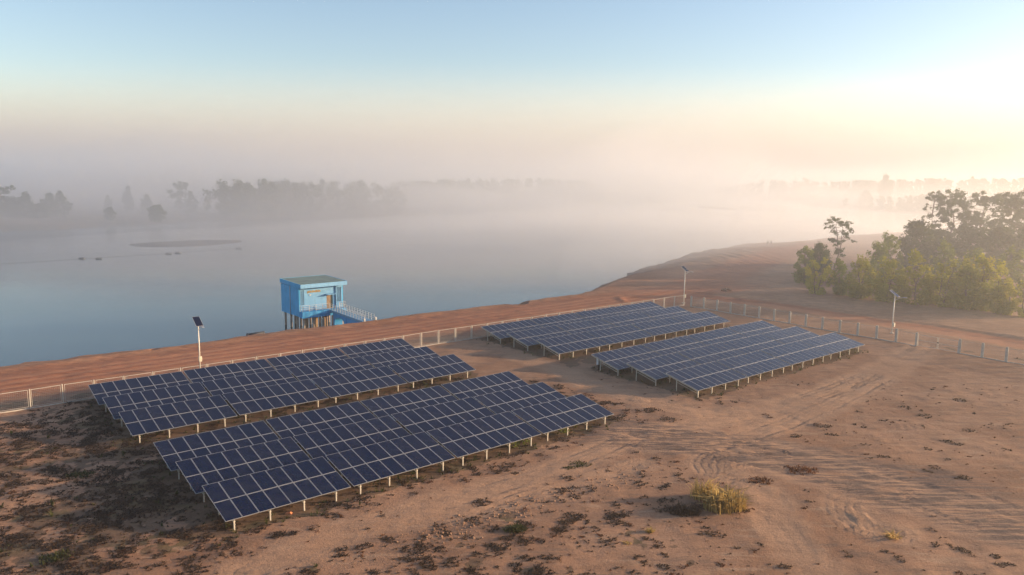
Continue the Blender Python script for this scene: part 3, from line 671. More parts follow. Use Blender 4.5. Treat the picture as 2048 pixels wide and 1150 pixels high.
# walls
b_ = MB(); b_.box((0.12, 0.95, -0.85), (0.32, RD - 0.12, 3.60)); b_.box((0.12, RD - 0.32, -0.85), (RW - 0.3, RD - 0.12, 3.60)) if False else None
b_.build('side_wall', BLUE_SHADE, ph)
b_ = MB(); b_.box((RW - 0.5, 0.95, -0.85), (RW - 0.3, RD - 0.12, 3.60)); b_.build('side_wall', BLUE_SHADE, ph)
b_ = MB(); b_.box((0.325, RD - 0.32, -0.85), (RW - 0.505, RD - 0.12, 3.60)); b_.build('rear_wall', BLUE_SHADE, ph)
b_ = MB()
for a, c, z0, z1 in ((1.06, 4.72, 0.02, 3.60), (5.78, 6.22, 0.02, 3.60), (4.722, 5.778, 2.14, 3.60)): b_.box((a, 1.10, z0), (c, 1.28, z1))
b_.build('front_wall', BLUE_LIT, ph)
for x0 in (0.325, 6.225):
    b_ = MB(); wd_ = 0.73 if x0 < 1 else RW - 0.505 - 6.225
    b_.box((x0, 0.90, 0.02), (x0 + wd_, 1.06, 0.95)); b_.box((x0, 0.90, 3.20), (x0 + wd_, 1.06, 3.60))
    b_.box((x0, 0.90, 0.952), (x0 + 0.13, 1.06, 3.198)); b_.box((x0 + wd_ - 0.13, 0.90, 0.952), (x0 + wd_, 1.06, 3.198))
    pier = b_.build('pier', BLUE_LIT, ph)
    g = MB(); n_ = 4
    for k in range(1, n_): xx = x0 + 0.13 + (wd_ - 0.26) * k / n_; g.box((xx - 0.022, 0.93, 0.954), (xx + 0.022, 1.0, 3.196))
    for k in range(1, 13): zz = 0.952 + 2.246 * k / 13; g.box((x0 + 0.132, 0.935, zz - 0.02), (x0 + wd_ - 0.132, 0.995, zz + 0.02))
    g.build('lattice', BLUE_LIT, pier)
    g = MB(); g.box((x0 + 0.132, 1.02, 0.954), (x0 + wd_ - 0.132, 1.05, 3.196)); g.build('shade_backing', simple('dim_interior', (0.06, 0.13, 0.22), 0.8), pier)  # dark sheet behind the lattice, coloured for the unlit inside
# roof slab with a slight fall to the front, deep fascias on all sides
b_ = MB(); up = 0.16
b_.hexa([(0.06, 0.06, ZT - 0.10), (RW - 0.06, 0.06, ZT - 0.10), (RW - 0.06, RD - 0.06, ZT - 0.10 + up), (0.06, RD - 0.06, ZT - 0.10 + up), (0.06, 0.06, ZT - 0.03), (RW - 0.06, 0.06, ZT - 0.03), (RW - 0.06, RD - 0.06, ZT - 0.03 + up), (0.06, RD - 0.06, ZT - 0.03 + up)])
roof = b_.build('roof', ROOFM, ph)
for (p0, p1, mt) in (((0, 0, 0), (RW, 0.058, 0), BLUE_LIT), ((0, RD - 0.058, up), (RW, RD, up), BLUE_SHADE)):
    MB().box((p0[0], p0[1], 3.60 + p0[2]), (p1[0], p1[1], ZT + p0[2])).build('fascia', mt, roof)
for x0 in (0, RW - 0.058):
    b_ = MB(); b_.hexa([(x0, 0.06, 3.60), (x0 + 0.058, 0.06, 3.60), (x0 + 0.058, RD - 0.06, 3.60 + up), (x0, RD - 0.06, 3.60 + up), (x0, 0.06, ZT), (x0 + 0.058, 0.06, ZT), (x0 + 0.058, RD - 0.06, ZT + up), (x0, RD - 0.06, ZT + up)])
    b_.build('fascia', BLUE_SHADE, roof)
for k in range(1, 9):      # seams of the roof sheet
    xx = 0.06 + (RW - 0.12) * k / 9; b_ = MB(); b_.bar((xx, 0.08, ZT - 0.018), (xx, RD - 0.08, ZT - 0.018 + up), 0.03, 0.022); b_.build('roof_seam', ROOFM, roof)
b_ = MB(); b_.box((0.06, 0.06, 3.602), (RW - 0.06, 0.95, 3.66)); b_.build('soffit', BLUE_LIT, ph)
# door: brown leaf standing half open beside a dark sheet, coloured as the unlit gap
b_ = MB()
for k in range(3): b_.box((4.75, 1.13, 0.06 + k * 0.69), (5.40, 1.17, 0.06 + k * 0.69 + 0.665))
d_ = b_.build('door', DOORM, ph)
MB().box((5.30, 1.09, 1.0), (5.34, 1.128, 1.14)).build('door_handle', DARK, d_)
b_ = MB(); b_.box((5.402, 1.20, 0.06), (5.77, 1.24, 2.13)); b_.build('door', DOORD, ph)  # dark sheet in the doorway, shade of the opening put into its colour
MB().box((4.45, 0.30, 2.20), (6.0, 1.098, 2.28)).build('canopy', BLUE_LIT, ph)
# gilt lettering above the wall, too small to read
sg = None
x = 1.55
for k, (wd_, hh, z0) in enumerate(((.16, .36, 2.62), (.17, .30, 2.70), (.15, .34, 2.70), (.18, .30, 2.70), (.14, .38, 2.70), (.17, .30, 2.70), (.17, .30, 2.70), (.12, .40, 2.70), (.17, .30, 2.70), (.15, .36, 2.70), (.13, .30, 2.70))):
    b_ = MB(); b_.box((x, 1.06, z0), (x + 0.045, 1.098, z0 + hh)); b_.box((x + wd_ - 0.045, 1.06, z0), (x + wd_, 1.098, z0 + hh * (0.8 if k % 2 else 1)))
    b_.box((x + 0.046, 1.062, z0 + hh * (0.75 if k % 3 else 0.02)), (x + wd_ - 0.046, 1.096, z0 + hh * (0.75 if k % 3 else 0.02) + 0.05))
    b_.build('letter', GOLD, ph); x += wd_ + 0.045
# walkway slab in front, floor slab, piles
MB().box((0.12, -0.15, -0.55), (RW - 0.3, 0.895, 0.0)).build('walkway', BBLUE, ph)
MB().box((0.325, 1.10, -0.85), (RW - 0.505, RD - 0.325, 0.015)).build('floor_slab', CONC, ph)
MB().box((0.12, -0.05, -0.95), (RW - 0.3, 0.9, -0.552)).build('edge_beam', BBLUE, ph)
for x in (0.55, 2.15, 3.75, 5.35, 6.95):
    for y in (0.35, 2.6, 4.9, 7.0):
        MB().tube([(x, y, -6.0), (x, y, -0.86 if y > 1 else -0.955)], 0.17, 10).build('pile', PILE, ph, True)
for x, y in ((1.3, 1.4), (2.9, 1.4), (4.6, 1.5)):
    MB().box((x - 0.28, y - 0.28, -6.0), (x + 0.28, y + 0.28, -0.86)).build('intake_shaft', simple('sunlit_orange_shaft', (0.46, 0.30, 0.17), 0.8), ph)  # low sun's orange on the front supports put into the base colour
MB().box((0.2, 0.1, -2.95), (RW - 0.4, 0.3, -2.7)).build('tie_beam', PILE, ph)
for x, y in ((1.9, 0.12), (3.2, 0.12), (4.1, 0.12)):
    MB().tube([(x, y, -5.5), (x, y, -1.3), (x, y + 0.25, -0.98)], 0.11, 8).build('suction_pipe', simple('pipe_steel', (0.20, 0.16, 0.13), 0.6, 0.3), ph, True)
MB().tube([(0.05, 4.0, 3.55), (0.05, 4.0, -0.9)], 0.05, 6).build('downpipe', simple('downpipe_grey', (0.40, 0.46, 0.50), 0.5), ph, True)
for x in (2.0, 6.0): MB().box((x - 0.12, 0.99, 2.30), (x + 0.12, 1.098, 2.42)).build('wall_light', WHITE, ph) if x < 3 else None
def railing(parent, pts, rails=(0.45, 0.72, 0.98), gap=1.0, name='railing'):
    b_ = MB()
    for a, c in zip(pts[:-1], pts[1:]):
        a, c = Vector(a), Vector(c); n_ = max(1, int(round((c - a).length / gap)))
        for k in range(n_ + 1): q = a.lerp(c, k / n_); b_.box(q + Vector((-0.022, -0.022, 0)), q + Vector((0.022, 0.022, 1.0)))
        for r_ in rails: b_.bar(a + Vector((0, 0, r_)), c + Vector((0, 0, r_)), 0.028, 0.028)
    return b_.build(name, WHITE, parent)
railing(ph, [(0.2, 0.82, 0.002), (0.2, -0.08, 0.002), (4.55, -0.08, 0.002)], gap=1.1)
railing(ph, [(6.3, -0.08, 0.002), (RW - 0.36, -0.08, 0.002), (RW - 0.36, 0.82, 0.002)], gap=1.1)
# footbridge from the walkway to the bank
fbr = thing('footbridge', O, TH, 'blue footbridge with white railings leading from the bank to the pump house', 'footbridge')
z0, z1, y0, y1 = -0.01, -0.30, -0.155, -10.9
b_ = MB(); b_.hexa([(4.6, y1, z1 - 0.3), (6.25, y1, z1 - 0.3), (6.25, y0, z0 - 0.3), (4.6, y0, z0 - 0.3), (4.6, y1, z1), (6.25, y1, z1), (6.25, y0, z0), (4.6, y0, z0)]); b_.build('deck', simple('bridge_deck', (0.16, 0.34, 0.50), 0.8), fbr)
for x in (4.64, 6.21): railing(fbr, [(x, y1 + 0.05, z1 + 0.001), (x, y0 - 0.05, z0 + 0.001)], gap=0.85)
def arch(x0, x1, ya, yb, zt, zb):
    """haunch under the deck with an arched opening"""
    pts = [(ya, zt), (yb, zt), (yb, zb), (yb - 0.3 * (1 if yb > ya else -1), zb)]
    c_y = (ya + yb) / 2; ry = abs(yb - ya) / 2 - 0.45; top = zt - 0.55
    s = 1 if yb > ya else -1
    pts = [(ya, zt), (yb, zt), (yb, zb), (c_y + s * ry, zb)]
    for k in range(11):
        th = math.pi * k / 10; pts.append((c_y + s * ry * math.cos(th), top - 0.9 + 0.9 * math.sin(th)))
    pts += [(c_y - s * ry, zb), (ya, zb)]
    bm = bmesh.new(); f0 = [bm.verts.new((x0, a, b)) for a, b in pts]; f1 = [bm.verts.new((x1, a, b)) for a, b in pts]
    bm.faces.new(f0); bm.faces.new(f1[::-1])
    for i in range(len(pts)): bm.faces.new((f0[i], f1[i], f1[(i + 1) % len(pts)], f0[(i + 1) % len(pts)]))
    bmesh.ops.recalc_face_normals(bm, faces=bm.faces); me = bpy.data.meshes.new('arch_support'); bm.to_mesh(me); bm.free(); me.materials.append(BBLUE); return me
link('arch_support', arch(4.75, 6.1, -5.0, -0.9, -0.36, -6.0), fbr); link('arch_support', arch(4.75, 6.1, -9.4, -5.2, -0.46, -6.0), fbr)
MB().box((4.45, -11.2, -1.2), (6.4, -10.91, -0.22)).build('abutment', CONC, fbr)
for x in (4.5, 6.35): MB().box((x - 0.12, -11.19, -0.219), (x + 0.12, -10.92, 0.25)).build('end_block', WHITE, fbr)

# dark pipe float at the water's edge
P = U(513, 669.5, -0.2) + NV * 0.6
pf = thing('pipe_float', (P[0], P[1], -0.75), TH, 'dark pipe end lying over the edge of the left bank', 'pipe')
MB().tube([(-0.9, 0, 0.45), (1.3, 0, 0.5)], 0.28, 12).build('pipe', DARK, pf, True)
MB().tube([(-1.02, 0, 0.447), (-0.9, 0, 0.45)], 0.34, 12).build('flange', DARK, pf, True)

# ------------------------------------------------------------------ foliage
def leaf_material(name, c1, c2, c3=None):
    m, t, p = newmat(name)
    a = N(t, 'ShaderNodeAttribute'); a.attribute_name = 'tone'
    oi = N(t, 'ShaderNodeObjectInfo')
    c = mixc(t, a.outputs['Fac'], c1, c2)
    if c3: c = mixc(t, math_(t, 'MULTIPLY', ramp(t, a.outputs['Fac'], 0.8, 1.0), 0.8), c, c3)
    c = mixc(t, 0.6, c, mixc(t, oi.outputs['Random'], (0.75, 0.78, 0.72), (1.2, 1.15, 1.1)), 'MULTIPLY')
    t.links.new(c, p.inputs['Base Color']); p.inputs['Roughness'].default_value = 0.7; p.inputs['Specular IOR Level'].default_value = 0.2
    tr = N(t, 'ShaderNodeBsdfTranslucent'); t.links.new(c, tr.inputs[0]); mx = N(t, 'ShaderNodeMixShader'); mx.inputs[0].default_value = 0.45
    t.links.new(p.outputs[0], mx.inputs[1]); t.links.new(tr.outputs[0], mx.inputs[2]); t.links.new(mx.outputs[0], t.nodes['Material Output'].inputs[0])
    return m
L_ACACIA = leaf_material('acacia_leaves', (0.230, 0.245, 0.022), (0.430, 0.385, 0.034), (0.46, 0.30, 0.05))
L_DARK = leaf_material('dark_leaves', (0.048, 0.078, 0.024), (0.110, 0.138, 0.036))
L_MID = leaf_material('green_leaves', (0.110, 0.155, 0.024), (0.235, 0.260, 0.036))
L_STRAW = leaf_material('straw_grass', (0.38, 0.25, 0.09), (0.62, 0.45, 0.18))
L_BROWN = leaf_material('dry_weed', (0.068, 0.044, 0.030), (0.160, 0.098, 0.062))
L_GREENW = leaf_material('green_weed', (0.055, 0.065, 0.022), (0.115, 0.110, 0.040))
L_RUST = leaf_material('rusty_weed', (0.11, 0.045, 0.022), (0.20, 0.085, 0.038))
BARK = simple('bark', (0.17, 0.125, 0.09), 0.9, 0, 0.2, 4.0)

def leaves(C, size, rg, tone=None, droop=0.3):
    """one bent quad per point"""
    n = len(C); d = rg.normal(size=(n, 3)); d[:, 2] -= droop; d /= np.linalg.norm(d, axis=1)[:, None]
    e = rg.normal(size=(n, 3)); e -= (e * d).sum(1)[:, None] * d; e /= np.linalg.norm(e, axis=1)[:, None]
    s = size * rg.uniform(0.6, 1.3, n)[:, None]
    a = C - d * s * 0.5; b = C + e * s * 0.27; c = C + d * s * 0.5; f = C - e * s * 0.27
    V = np.stack([a, b, c, f], 1).reshape(-1, 3); F = np.arange(n * 4).reshape(n, 4)
    return V, F
def crown_mesh(name, clumps, size, mat, rg, per, tone_h=None):
    """clumps: (centre, radii) -> leaves filling mostly the outer part of each clump"""
    P, T = [], []
    for c, r in clumps:
        n = max(8, int(per * np.prod(r) ** 0.67))
        q = rg.normal(size=(n, 3)); q /= np.linalg.norm(q, axis=1)[:, None]; q *= (rg.uniform(0.2, 1.0, n) ** 0.6 * rg.choice([1.0, 1.0, 1.0, 1.25, 1.5], n))[:, None]
        P.append(np.array(c) + q * np.array(r)); T.append(np.clip(0.45 + rg.normal(0, 0.12) + rg.normal(0, 0.22, n), 0, 1))
    P = np.concatenate(P); T = np.concatenate(T)
    P = P[P[:, 2] > 0.05] if tone_h is None else P
    T = T[:len(P)]
    V, F = leaves(P, size, rg)
    me = mesh_np(name, V, F, [mat]); a = me.attributes.new('tone', 'FLOAT', 'FACE'); a.data.foreach_set('value', T.astype(np.float32))
    return me
def limb_mesh(name, segs):
    b_ = MB()
    for pts, rr in segs: b_.tube(pts, rr, 7)
    return b_.mesh(name, BARK, True)
def curve_pts(a, b, rg, n=4, j=0.12):
    a, b = np.array(a, float), np.array(b, float); L = np.linalg.norm(b - a); out = []
    for k in range(n + 1):
        f = k / n; q = a + (b - a) * f
        if 0 < k < n: q = q + rg.normal(0, j * L / n, 3)
        out.append(tuple(q))
    return out
def bushy(seed, h, w_, mat, size=0.36, per=250, low=0.03):
    """acacia: leafy almost to the ground, pointed tops"""
    rg = np.random.default_rng(seed); cl = []; segs = []
    stems = rg.integers(2, 4)
    for s in range(stems):
        ang = rg.uniform(0, 6.28); r0 = w_ * 0.16 * rg.uniform(0.2, 1); top = np.array([math.cos(ang) * r0 * 1.5, math.sin(ang) * r0 * 1.5, h * rg.uniform(0.74, 0.95)])
        base = np.array([math.cos(ang) * 0.15, math.sin(ang) * 0.15, -0.3]); pts = curve_pts(base, top, rg, 5)
        segs.append((pts, [0.09 * (1 - 0.8 * k / 5) * h / 7 for k in range(6)]))
        for k in range(24):
            f = low + (1 - low) * ((k + rg.uniform(0, 1)) / 24); q = base + (top - base) * f
            spread = w_ * 0.5 * (0.28 + 0.85 * math.sin(math.pi * min(1, 0.18 + 0.80 * (1 - f)) ** 1.0) * rg.uniform(0.55, 1.1)) * (1 - 0.55 * f ** 3)
            a2 = rg.uniform(0, 6.28); rr = w_ * rg.uniform(0.06, 0.15) * (1.1 - 0.5 * f)
            spread *= rg.uniform(0.5, 1.3); c = q + np.array([math.cos(a2) * spread * 0.72, math.sin(a2) * spread * 0.72, rg.uniform(-.1, .3)])
            cl.append((c, (rr, rr, rr * rg.uniform(0.9, 1.5))))
            if f > 0.15: segs.append((curve_pts(q, c, rg, 2), [0.03, 0.022, 0.012]))
        cl.append((top, (w_ * 0.09, w_ * 0.09, h * 0.09)))
    return crown_mesh('crown', cl, size, mat, rg, per), limb_mesh('trunk', segs)
def layered(seed, h, w_, mat, size=0.36, per=300, bare=0.4, nb=22, trunks=1, pad=0.13):
    """tall tree with separate flat pads of leaves on spreading limbs"""
    rg = np.random.default_rng(seed); cl = []; segs = []
    for tk in range(trunks):
        lean = rg.normal(0, 0.04 * h, 2); bx = (tk - (trunks - 1) / 2) * 0.9
        base = np.array([bx, rg.normal(0, .2), -0.3]); top = np.array([bx * 1.4 + lean[0], lean[1], h * (0.97 - 0.06 * tk)])
        pts = curve_pts(base, top, rg, 7, 0.16); segs.append((pts, [0.022 * h * (1 - 0.82 * k / 7) / (1 if trunks == 1 else 1.5) for k in range(8)]))
        P = np.array(pts)
        for k in range(nb // trunks):
            f = bare + (1 - bare) * (k + rg.uniform(0, .9)) / (nb // trunks); i = min(int(f * 7), 6); q = P[i] + (P[i + 1] - P[i]) * (f * 7 - i)
            rad = w_ * 0.5 * math.sin(math.pi * (0.18 + 0.72 * (1 - (f - bare) / (1 - bare)))) ** 0.7 * rg.uniform(0.45, 1.08)
            a2 = k * 2.4 + rg.uniform(-.5, .5); c = q + np.array([math.cos(a2) * rad, math.sin(a2) * rad, rad * rg.uniform(0.1, 0.45)])
            segs.append((curve_pts(q, c, rg, 3), [0.05, 0.04, 0.028, 0.015]))
            for s in range(rg.integers(2, 4)):
                r_ = w_ * pad * rg.uniform(0.6, 1.15); cc = c + rg.normal(0, r_ * 1.0, 3) * np.array([1, 1, 0.5]); cl.append((cc, (r_, r_ * rg.uniform(.7, 1.1), r_ * rg.uniform(0.4, 0.85))))
        cl.append((top, (w_ * pad, w_ * pad, w_ * pad * 0.7)))
    return crown_mesh('crown', cl, size, mat, rg, per, True), limb_mesh('trunk', segs)
def rounded(seed, h, w_, mat, size=0.36, per=260, bare=0.12):
    """dense full crown on a short trunk"""
    rg = np.random.default_rng(seed); cl = []; segs = [(curve_pts((0, 0, -.3), (0.1, 0, h * .75), rg, 5), [0.02 * h * (1 - .13 * k) for k in range(6)])]
    for k in range(80):
        f = bare + (1 - bare) * rg.uniform(0, 1) ** 0.85; a2 = rg.uniform(0, 6.28)
        rad = w_ * 0.5 * math.sqrt(max(0.02, 1 - (2 * max(0, f - 0.35) / 1.3) ** 2.2)) * rg.uniform(0.3, 0.86) * (0.72 + 0.28 * min(1, f / 0.35))
        c = np.array([math.cos(a2) * rad, math.sin(a2) * rad, h * f * 0.93]); r_ = w_ * rg.uniform(0.055, 0.14)
        cl.append((c, (r_, r_, r_ * rg.uniform(.7, 1.1)))); segs.append((curve_pts((0.05, 0, h * f * .7), c, rg, 2), [0.04, 0.03, 0.012]))
    return crown_mesh('crown', cl, size, mat, rg, per), limb_mesh('trunk', segs)

def put_tree(name, meshes, P, label, group, s=1.0, rz=None, sz=None):
    root = thing(name, (P[0], P[1], P[2]), random.uniform(0, 6.28) if rz is None else rz, label, 'tree', group)
    root.scale = (s, s, s if sz is None else sz)
    child('crown', meshes[0], root); child('trunk', meshes[1], root)
    return root
AC = [bushy(11 + k, 8, 5.2, L_ACACIA) for k in range(4)]
MD = [bushy(31 + k, 8, 5.0, L_MID, 0.38, 240) for k in range(2)]
DK = [rounded(41 + k, 10, 7.0, L_DARK, 0.42, 190) for k in range(2)]
TALL = [layered(51 + k, 16, 9.0, L_DARK, 0.42, 230, 0.20, 60, 1, 0.085) for k in range(3)]
SLIM = [layered(61, 12, 4.6, L_DARK, 0.34, 300, 0.42, 30, 2, 0.105), layered(62, 17, 5.2, L_DARK, 0.36, 280, 0.38, 26, 1, 0.10)]
def grounded(P): return (P[0], P[1], ground_z(P[0], P[1]))
front = [(1632, 139, 7.6, 0, 'yellow-green acacia at the left end of the front row of trees'),
         (1720, 134, 8.0, 1, 'thin yellowing acacia standing alone between two fuller ones'),
         (1771, 131, 8.3, 2, 'orange-tinged acacia left of the roadside street lamp'),
         (1836, 129, 9.3, 3, 'yellow-green acacia just right of the roadside street lamp'),
         (1882, 127, 9.0, 0, 'second yellow-green acacia right of the roadside street lamp'),
         (1926, 125, 8.6, 1, 'third yellow-green acacia right of the roadside street lamp'),
         (1972, 123, 9.8, 2, 'tallest yellow-green acacia of the front row, towards the right edge'),
         (1806, 131, 5.4, 1, 'small yellow-green acacia standing right behind the roadside street lamp'),
         (1860, 130, 6.0, 2, 'yellow-green acacia filling the gap between the first and second beyond the lamp'),
         (1905, 127, 5.6, 3, 'yellow-green acacia filling the gap between the second and third beyond the lamp'),
         (1948, 125, 6.2, 0, 'yellow-green acacia filling the gap left of the tallest one'),
         (1996, 121, 5.2, 1, 'yellow-green acacia leaning out to the right of the tallest one'),
         (2012, 120, 5.0, 3, 'low yellow-green acacia bush near the right edge of the view'),
         (2048, 118, 7.0, 0, 'yellow-green acacia cut by the right edge of the view')]
for px, dep, hh, k, lb in front:
    put_tree('acacia_tree', AC[k], grounded(at_depth(px, dep)), lb, 'yellow-green acacias of the front row', hh / 8 * random.uniform(1.05, 1.22), None, hh / 8)
mid = [(1680, 138, 6.6, 1, 'darker green acacia second from the left in the front row'),
       (1606, 152, 7.6, 0, 'dark green bushy tree farthest left of the grove'),
       (1750, 150, 9.0, 0, 'green bushy tree behind the thin yellowing acacia'),
       (1778, 155, 9.8, 1, 'taller green bushy tree beside the dark tree, behind the lamp'),
       (1890, 146, 9.4, 1, 'rounded green tree in the middle of the grove, under the tall trees'),
       (1945, 143, 8.5, 0, 'green bushy tree in the gap behind the tallest acacia'),
       (2020, 140, 8.8, 1, 'green bushy tree behind the low acacia bush at right')]
for px, dep, hh, k, lb in mid:
    put_tree('bushy_tree', MD[k], grounded(at_depth(px, dep)), lb, 'green bushy trees of the grove', hh / 8 * 1.05, None, hh / 8)
dark = [(1637, 156, 7.8, 5.4, 0, 'small dark tree beside the leftmost bushy tree of the grove'),
        (1828, 166, 12.0, 9.0, 1, 'broad dark tree at the left of the tall trees'),
        (1870, 172, 10.0, 8.5, 0, 'dark tree filling the gap left of the tall layered tree'),
        (1935, 168, 11.0, 9.5, 1, 'broad dark tree below the two tall layered trees'),
        (1995, 163, 11.5, 9.5, 0, 'broad dark tree below the right hand tall trees'),
        (2060, 158, 12.0, 9.5, 1, 'broad dark tree at the right edge of the grove')]
for px, dep, hh, ww, k, lb in dark:
    put_tree('dark_tree', DK[k], grounded(at_depth(px, dep)), lb, 'dense dark trees of the grove', ww / 7, None, hh / 10)
tall = [(1896, 185, 17.0, 0, 'tall layered dark tree, left of the three crowns on the skyline'),
        (1957, 185, 16.6, 1, 'tall layered dark tree, middle of the three crowns on the skyline'),
        (2012, 178, 15.8, 2, 'tall layered dark tree, right of the three crowns on the skyline'),
        (2048, 172, 18.2, 0, 'tallest dark tree, cut by the right edge of the view')]
for px, dep, hh, k, lb in tall:
    put_tree('tall_tree', TALL[k], grounded(at_depth(px, dep)), lb, 'tall layered trees of the grove', hh / 16 * 0.95, None, hh / 16)
put_tree('slim_tree', SLIM[0], grounded(at_depth(1672, 165)), 'slim twin-stemmed tree with airy crown standing clear of the grove', None, 1.0, 0.2, 12.3 / 12)
put_tree('slim_tree', SLIM[1], grounded(at_depth(1848, 188)), 'slim tall tree with bare stem rising left of the tall crowns', None, 1.0, None, 16.8 / 17)

# far trees on the misty shores
FT = [rounded(71, 14, 11, L_DARK, 1.0, 34, 0.1), bushy(72, 15, 9, L_DARK, 1.0, 40), layered(73, 18, 11, L_DARK, 1.0, 42, 0.25, 26), rounded(74, 12, 12, L_DARK, 1.0, 34, 0.08)]
FHS = [14, 15, 18, 12]
def far_tree(px, base, top, k, label, group, wide=1.0):
    P = U(px, base, WL + 1.8); hy = 347.7 + (px - 1024) * math.tan(ROLL); hh = CAMH - (top - hy) * P[1] / FPX - (WL + 1.5)
    s = max(hh, 3) / FHS[k]; o = put_tree('far_tree', FT[k], (P[0], P[1], WL + 1.5), label, group, s * wide, None, s)
for a in [(8, 437, 374, 2, 'misty tree at the left edge of the photo on the far shore', 1.1), (52, 437, 378, 1, 'pointed misty tree, second from the left edge on the far shore', 1.5),
          (30, 437, 395, 3, 'low misty tree between the two leftmost trees of the far shore', 1.3), (100, 436, 385, 0, 'misty tree left of the rounded tall one on the far shore', 1.0), (124, 435, 376, 1, 'tall rounded misty tree ending the left hand clump', 1.3),
          (80, 438, 405, 3, 'low misty bush in the left hand clump of trees', 1.3),
          (258, 425, 371, 0, 'lone slender misty tree with rounded head on the far shore', 0.55), (294, 428, 388, 0, 'round misty tree right of the lone slender one', 0.9), (218, 424, 389, 0, 'small faint tree left of the lone slender one', 0.7),
          (220, 441, 413, 3, 'low bush near the water left of the lone slender tree', 0.9), (314, 443, 408, 3, 'broad low bush near the water under the round misty tree', 1.1), (362, 426, 366, 2, 'faint tapering tree left of the far wood', 0.9), (384, 427, 377, 1, 'faint tree at the left end of the far wood', 1.0),
          (415, 430, 380, 2, 'thin tree just outside the left end of the far wood', 0.5)]:
    far_tree(a[0], a[1], a[2], a[3], a[4], 'single trees on the misty far shore', a[5])
for a in [(1769, 398, 349, 0, 'round-headed tree standing above the far woods on the right', 0.75), (1610, 392, 357, 2, 'small tree sticking up from the far wood left of the round-headed one', 0.5), (1730, 412, 380, 0, 'wide flat tree near the water on the far right shore', 1.2)]:
    far_tree(a[0], a[1], a[2], a[3], a[4], 'single trees on the far right shore', a[5])
def wood(name, line, label, seed, n, size=1.1, per=1.0, jit=25, lo=0.72):
    """a far wood seen as one mass: many crowns joined"""
    rg = np.random.default_rng(seed); P, T = [], []
    xsn = np.sort(rg.uniform(line[0][0], line[-1][0], n))
    L = np.array(line, float)
    for px in xsn:
        base = np.interp(px, L[:, 0], L[:, 1]); top = np.interp(px, L[:, 0], L[:, 2])
        B = U(px, base, WL + 1.8); B = B + np.array([0, rg.uniform(0, jit), 0]); hy = 347.7 + (px - 1024) * math.tan(ROLL)
        hh = (CAMH - (top - hy) * B[1] / FPX - WL - 1.5) * rg.uniform(lo, 1.03); w_ = hh * rg.uniform(0.45, 0.75)
        tone = rg.uniform(0.2, 0.7)
        for k in range(16):
            f = rg.uniform(0.05, 1); a2 = rg.uniform(0, 6.28); rad = w_ * .5 * rg.uniform(.1, .8) * math.sqrt(max(.05, 1 - max(0, f - .4) ** 2 / .40))
            r_ = w_ * rg.uniform(.13, .22); nn = int(36 * per); q = rg.normal(size=(nn, 3)); q /= np.linalg.norm(q, axis=1)[:, None]; q *= rg.uniform(.3, 1, nn)[:, None] * r_
            P.append(q + np.array([B[0] + math.cos(a2) * rad, B[1] + math.sin(a2) * rad, WL + 1.5 + f * hh * .95])); T.append(np.full(nn, tone) + rg.normal(0, .15, nn))
    P = np.concatenate(P); T = np.clip(np.concatenate(T), 0, 1); V, F = leaves(P, size, rg)
    me = mesh_np(name, V, F, [L_DARK]); a = me.attributes.new('tone', 'FLOAT', 'FACE'); a.data.foreach_set('value', T.astype(np.float32))
    tag(link(name, me), label, 'wood', kind='stuff')
wood('far_wood', [(430, 432, 362), (480, 432, 357), (560, 430, 359), (640, 429, 357), (740, 427, 362), (800, 424, 374)], 'misty wood along the far shore left of centre', 81, 120)
wood('far_wood', [(745, 415, 372), (800, 412, 362), (900, 405, 357), (1000, 398, 357), (1090, 392, 355), (1180, 388, 362), (1210, 386, 372)], 'paler misty wood along the far shore in the centre', 82, 190, 1.4, 0.8, 25, 0.82)
wood('far_wood', [(1440, 389, 378), (1500, 393, 366), (1560, 394, 360), (1620, 394, 361), (1680, 394, 362), (1800, 394, 360), (1900, 394, 356), (2060, 396, 356), (2250, 398, 356)], 'long hazy wood on the far right skyline', 83, 210, 1.8, 0.8, 60, 0.85)
wood('far_wood', [(1700, 415, 396), (1790, 420, 392), (1850, 423, 388), (1950, 425, 387), (2060, 426, 384), (2250, 430, 384)], 'nearer hazy wood behind the grove on the far right shore', 84, 90, 1.1, 0.9, 20)
wood('far_wood', [(-260, 440, 370), (-120, 440, 372), (-20, 438, 372)], 'misty wood running out of the photo on the left shore', 85, 34)
wood('far_wood', [(140, 395, 368), (240, 392, 343), (330, 390, 341), (420, 388, 346), (520, 388, 352)], 'faint ridge of trees far behind the left shore', 86, 50, 1.8, 0.8, 80)

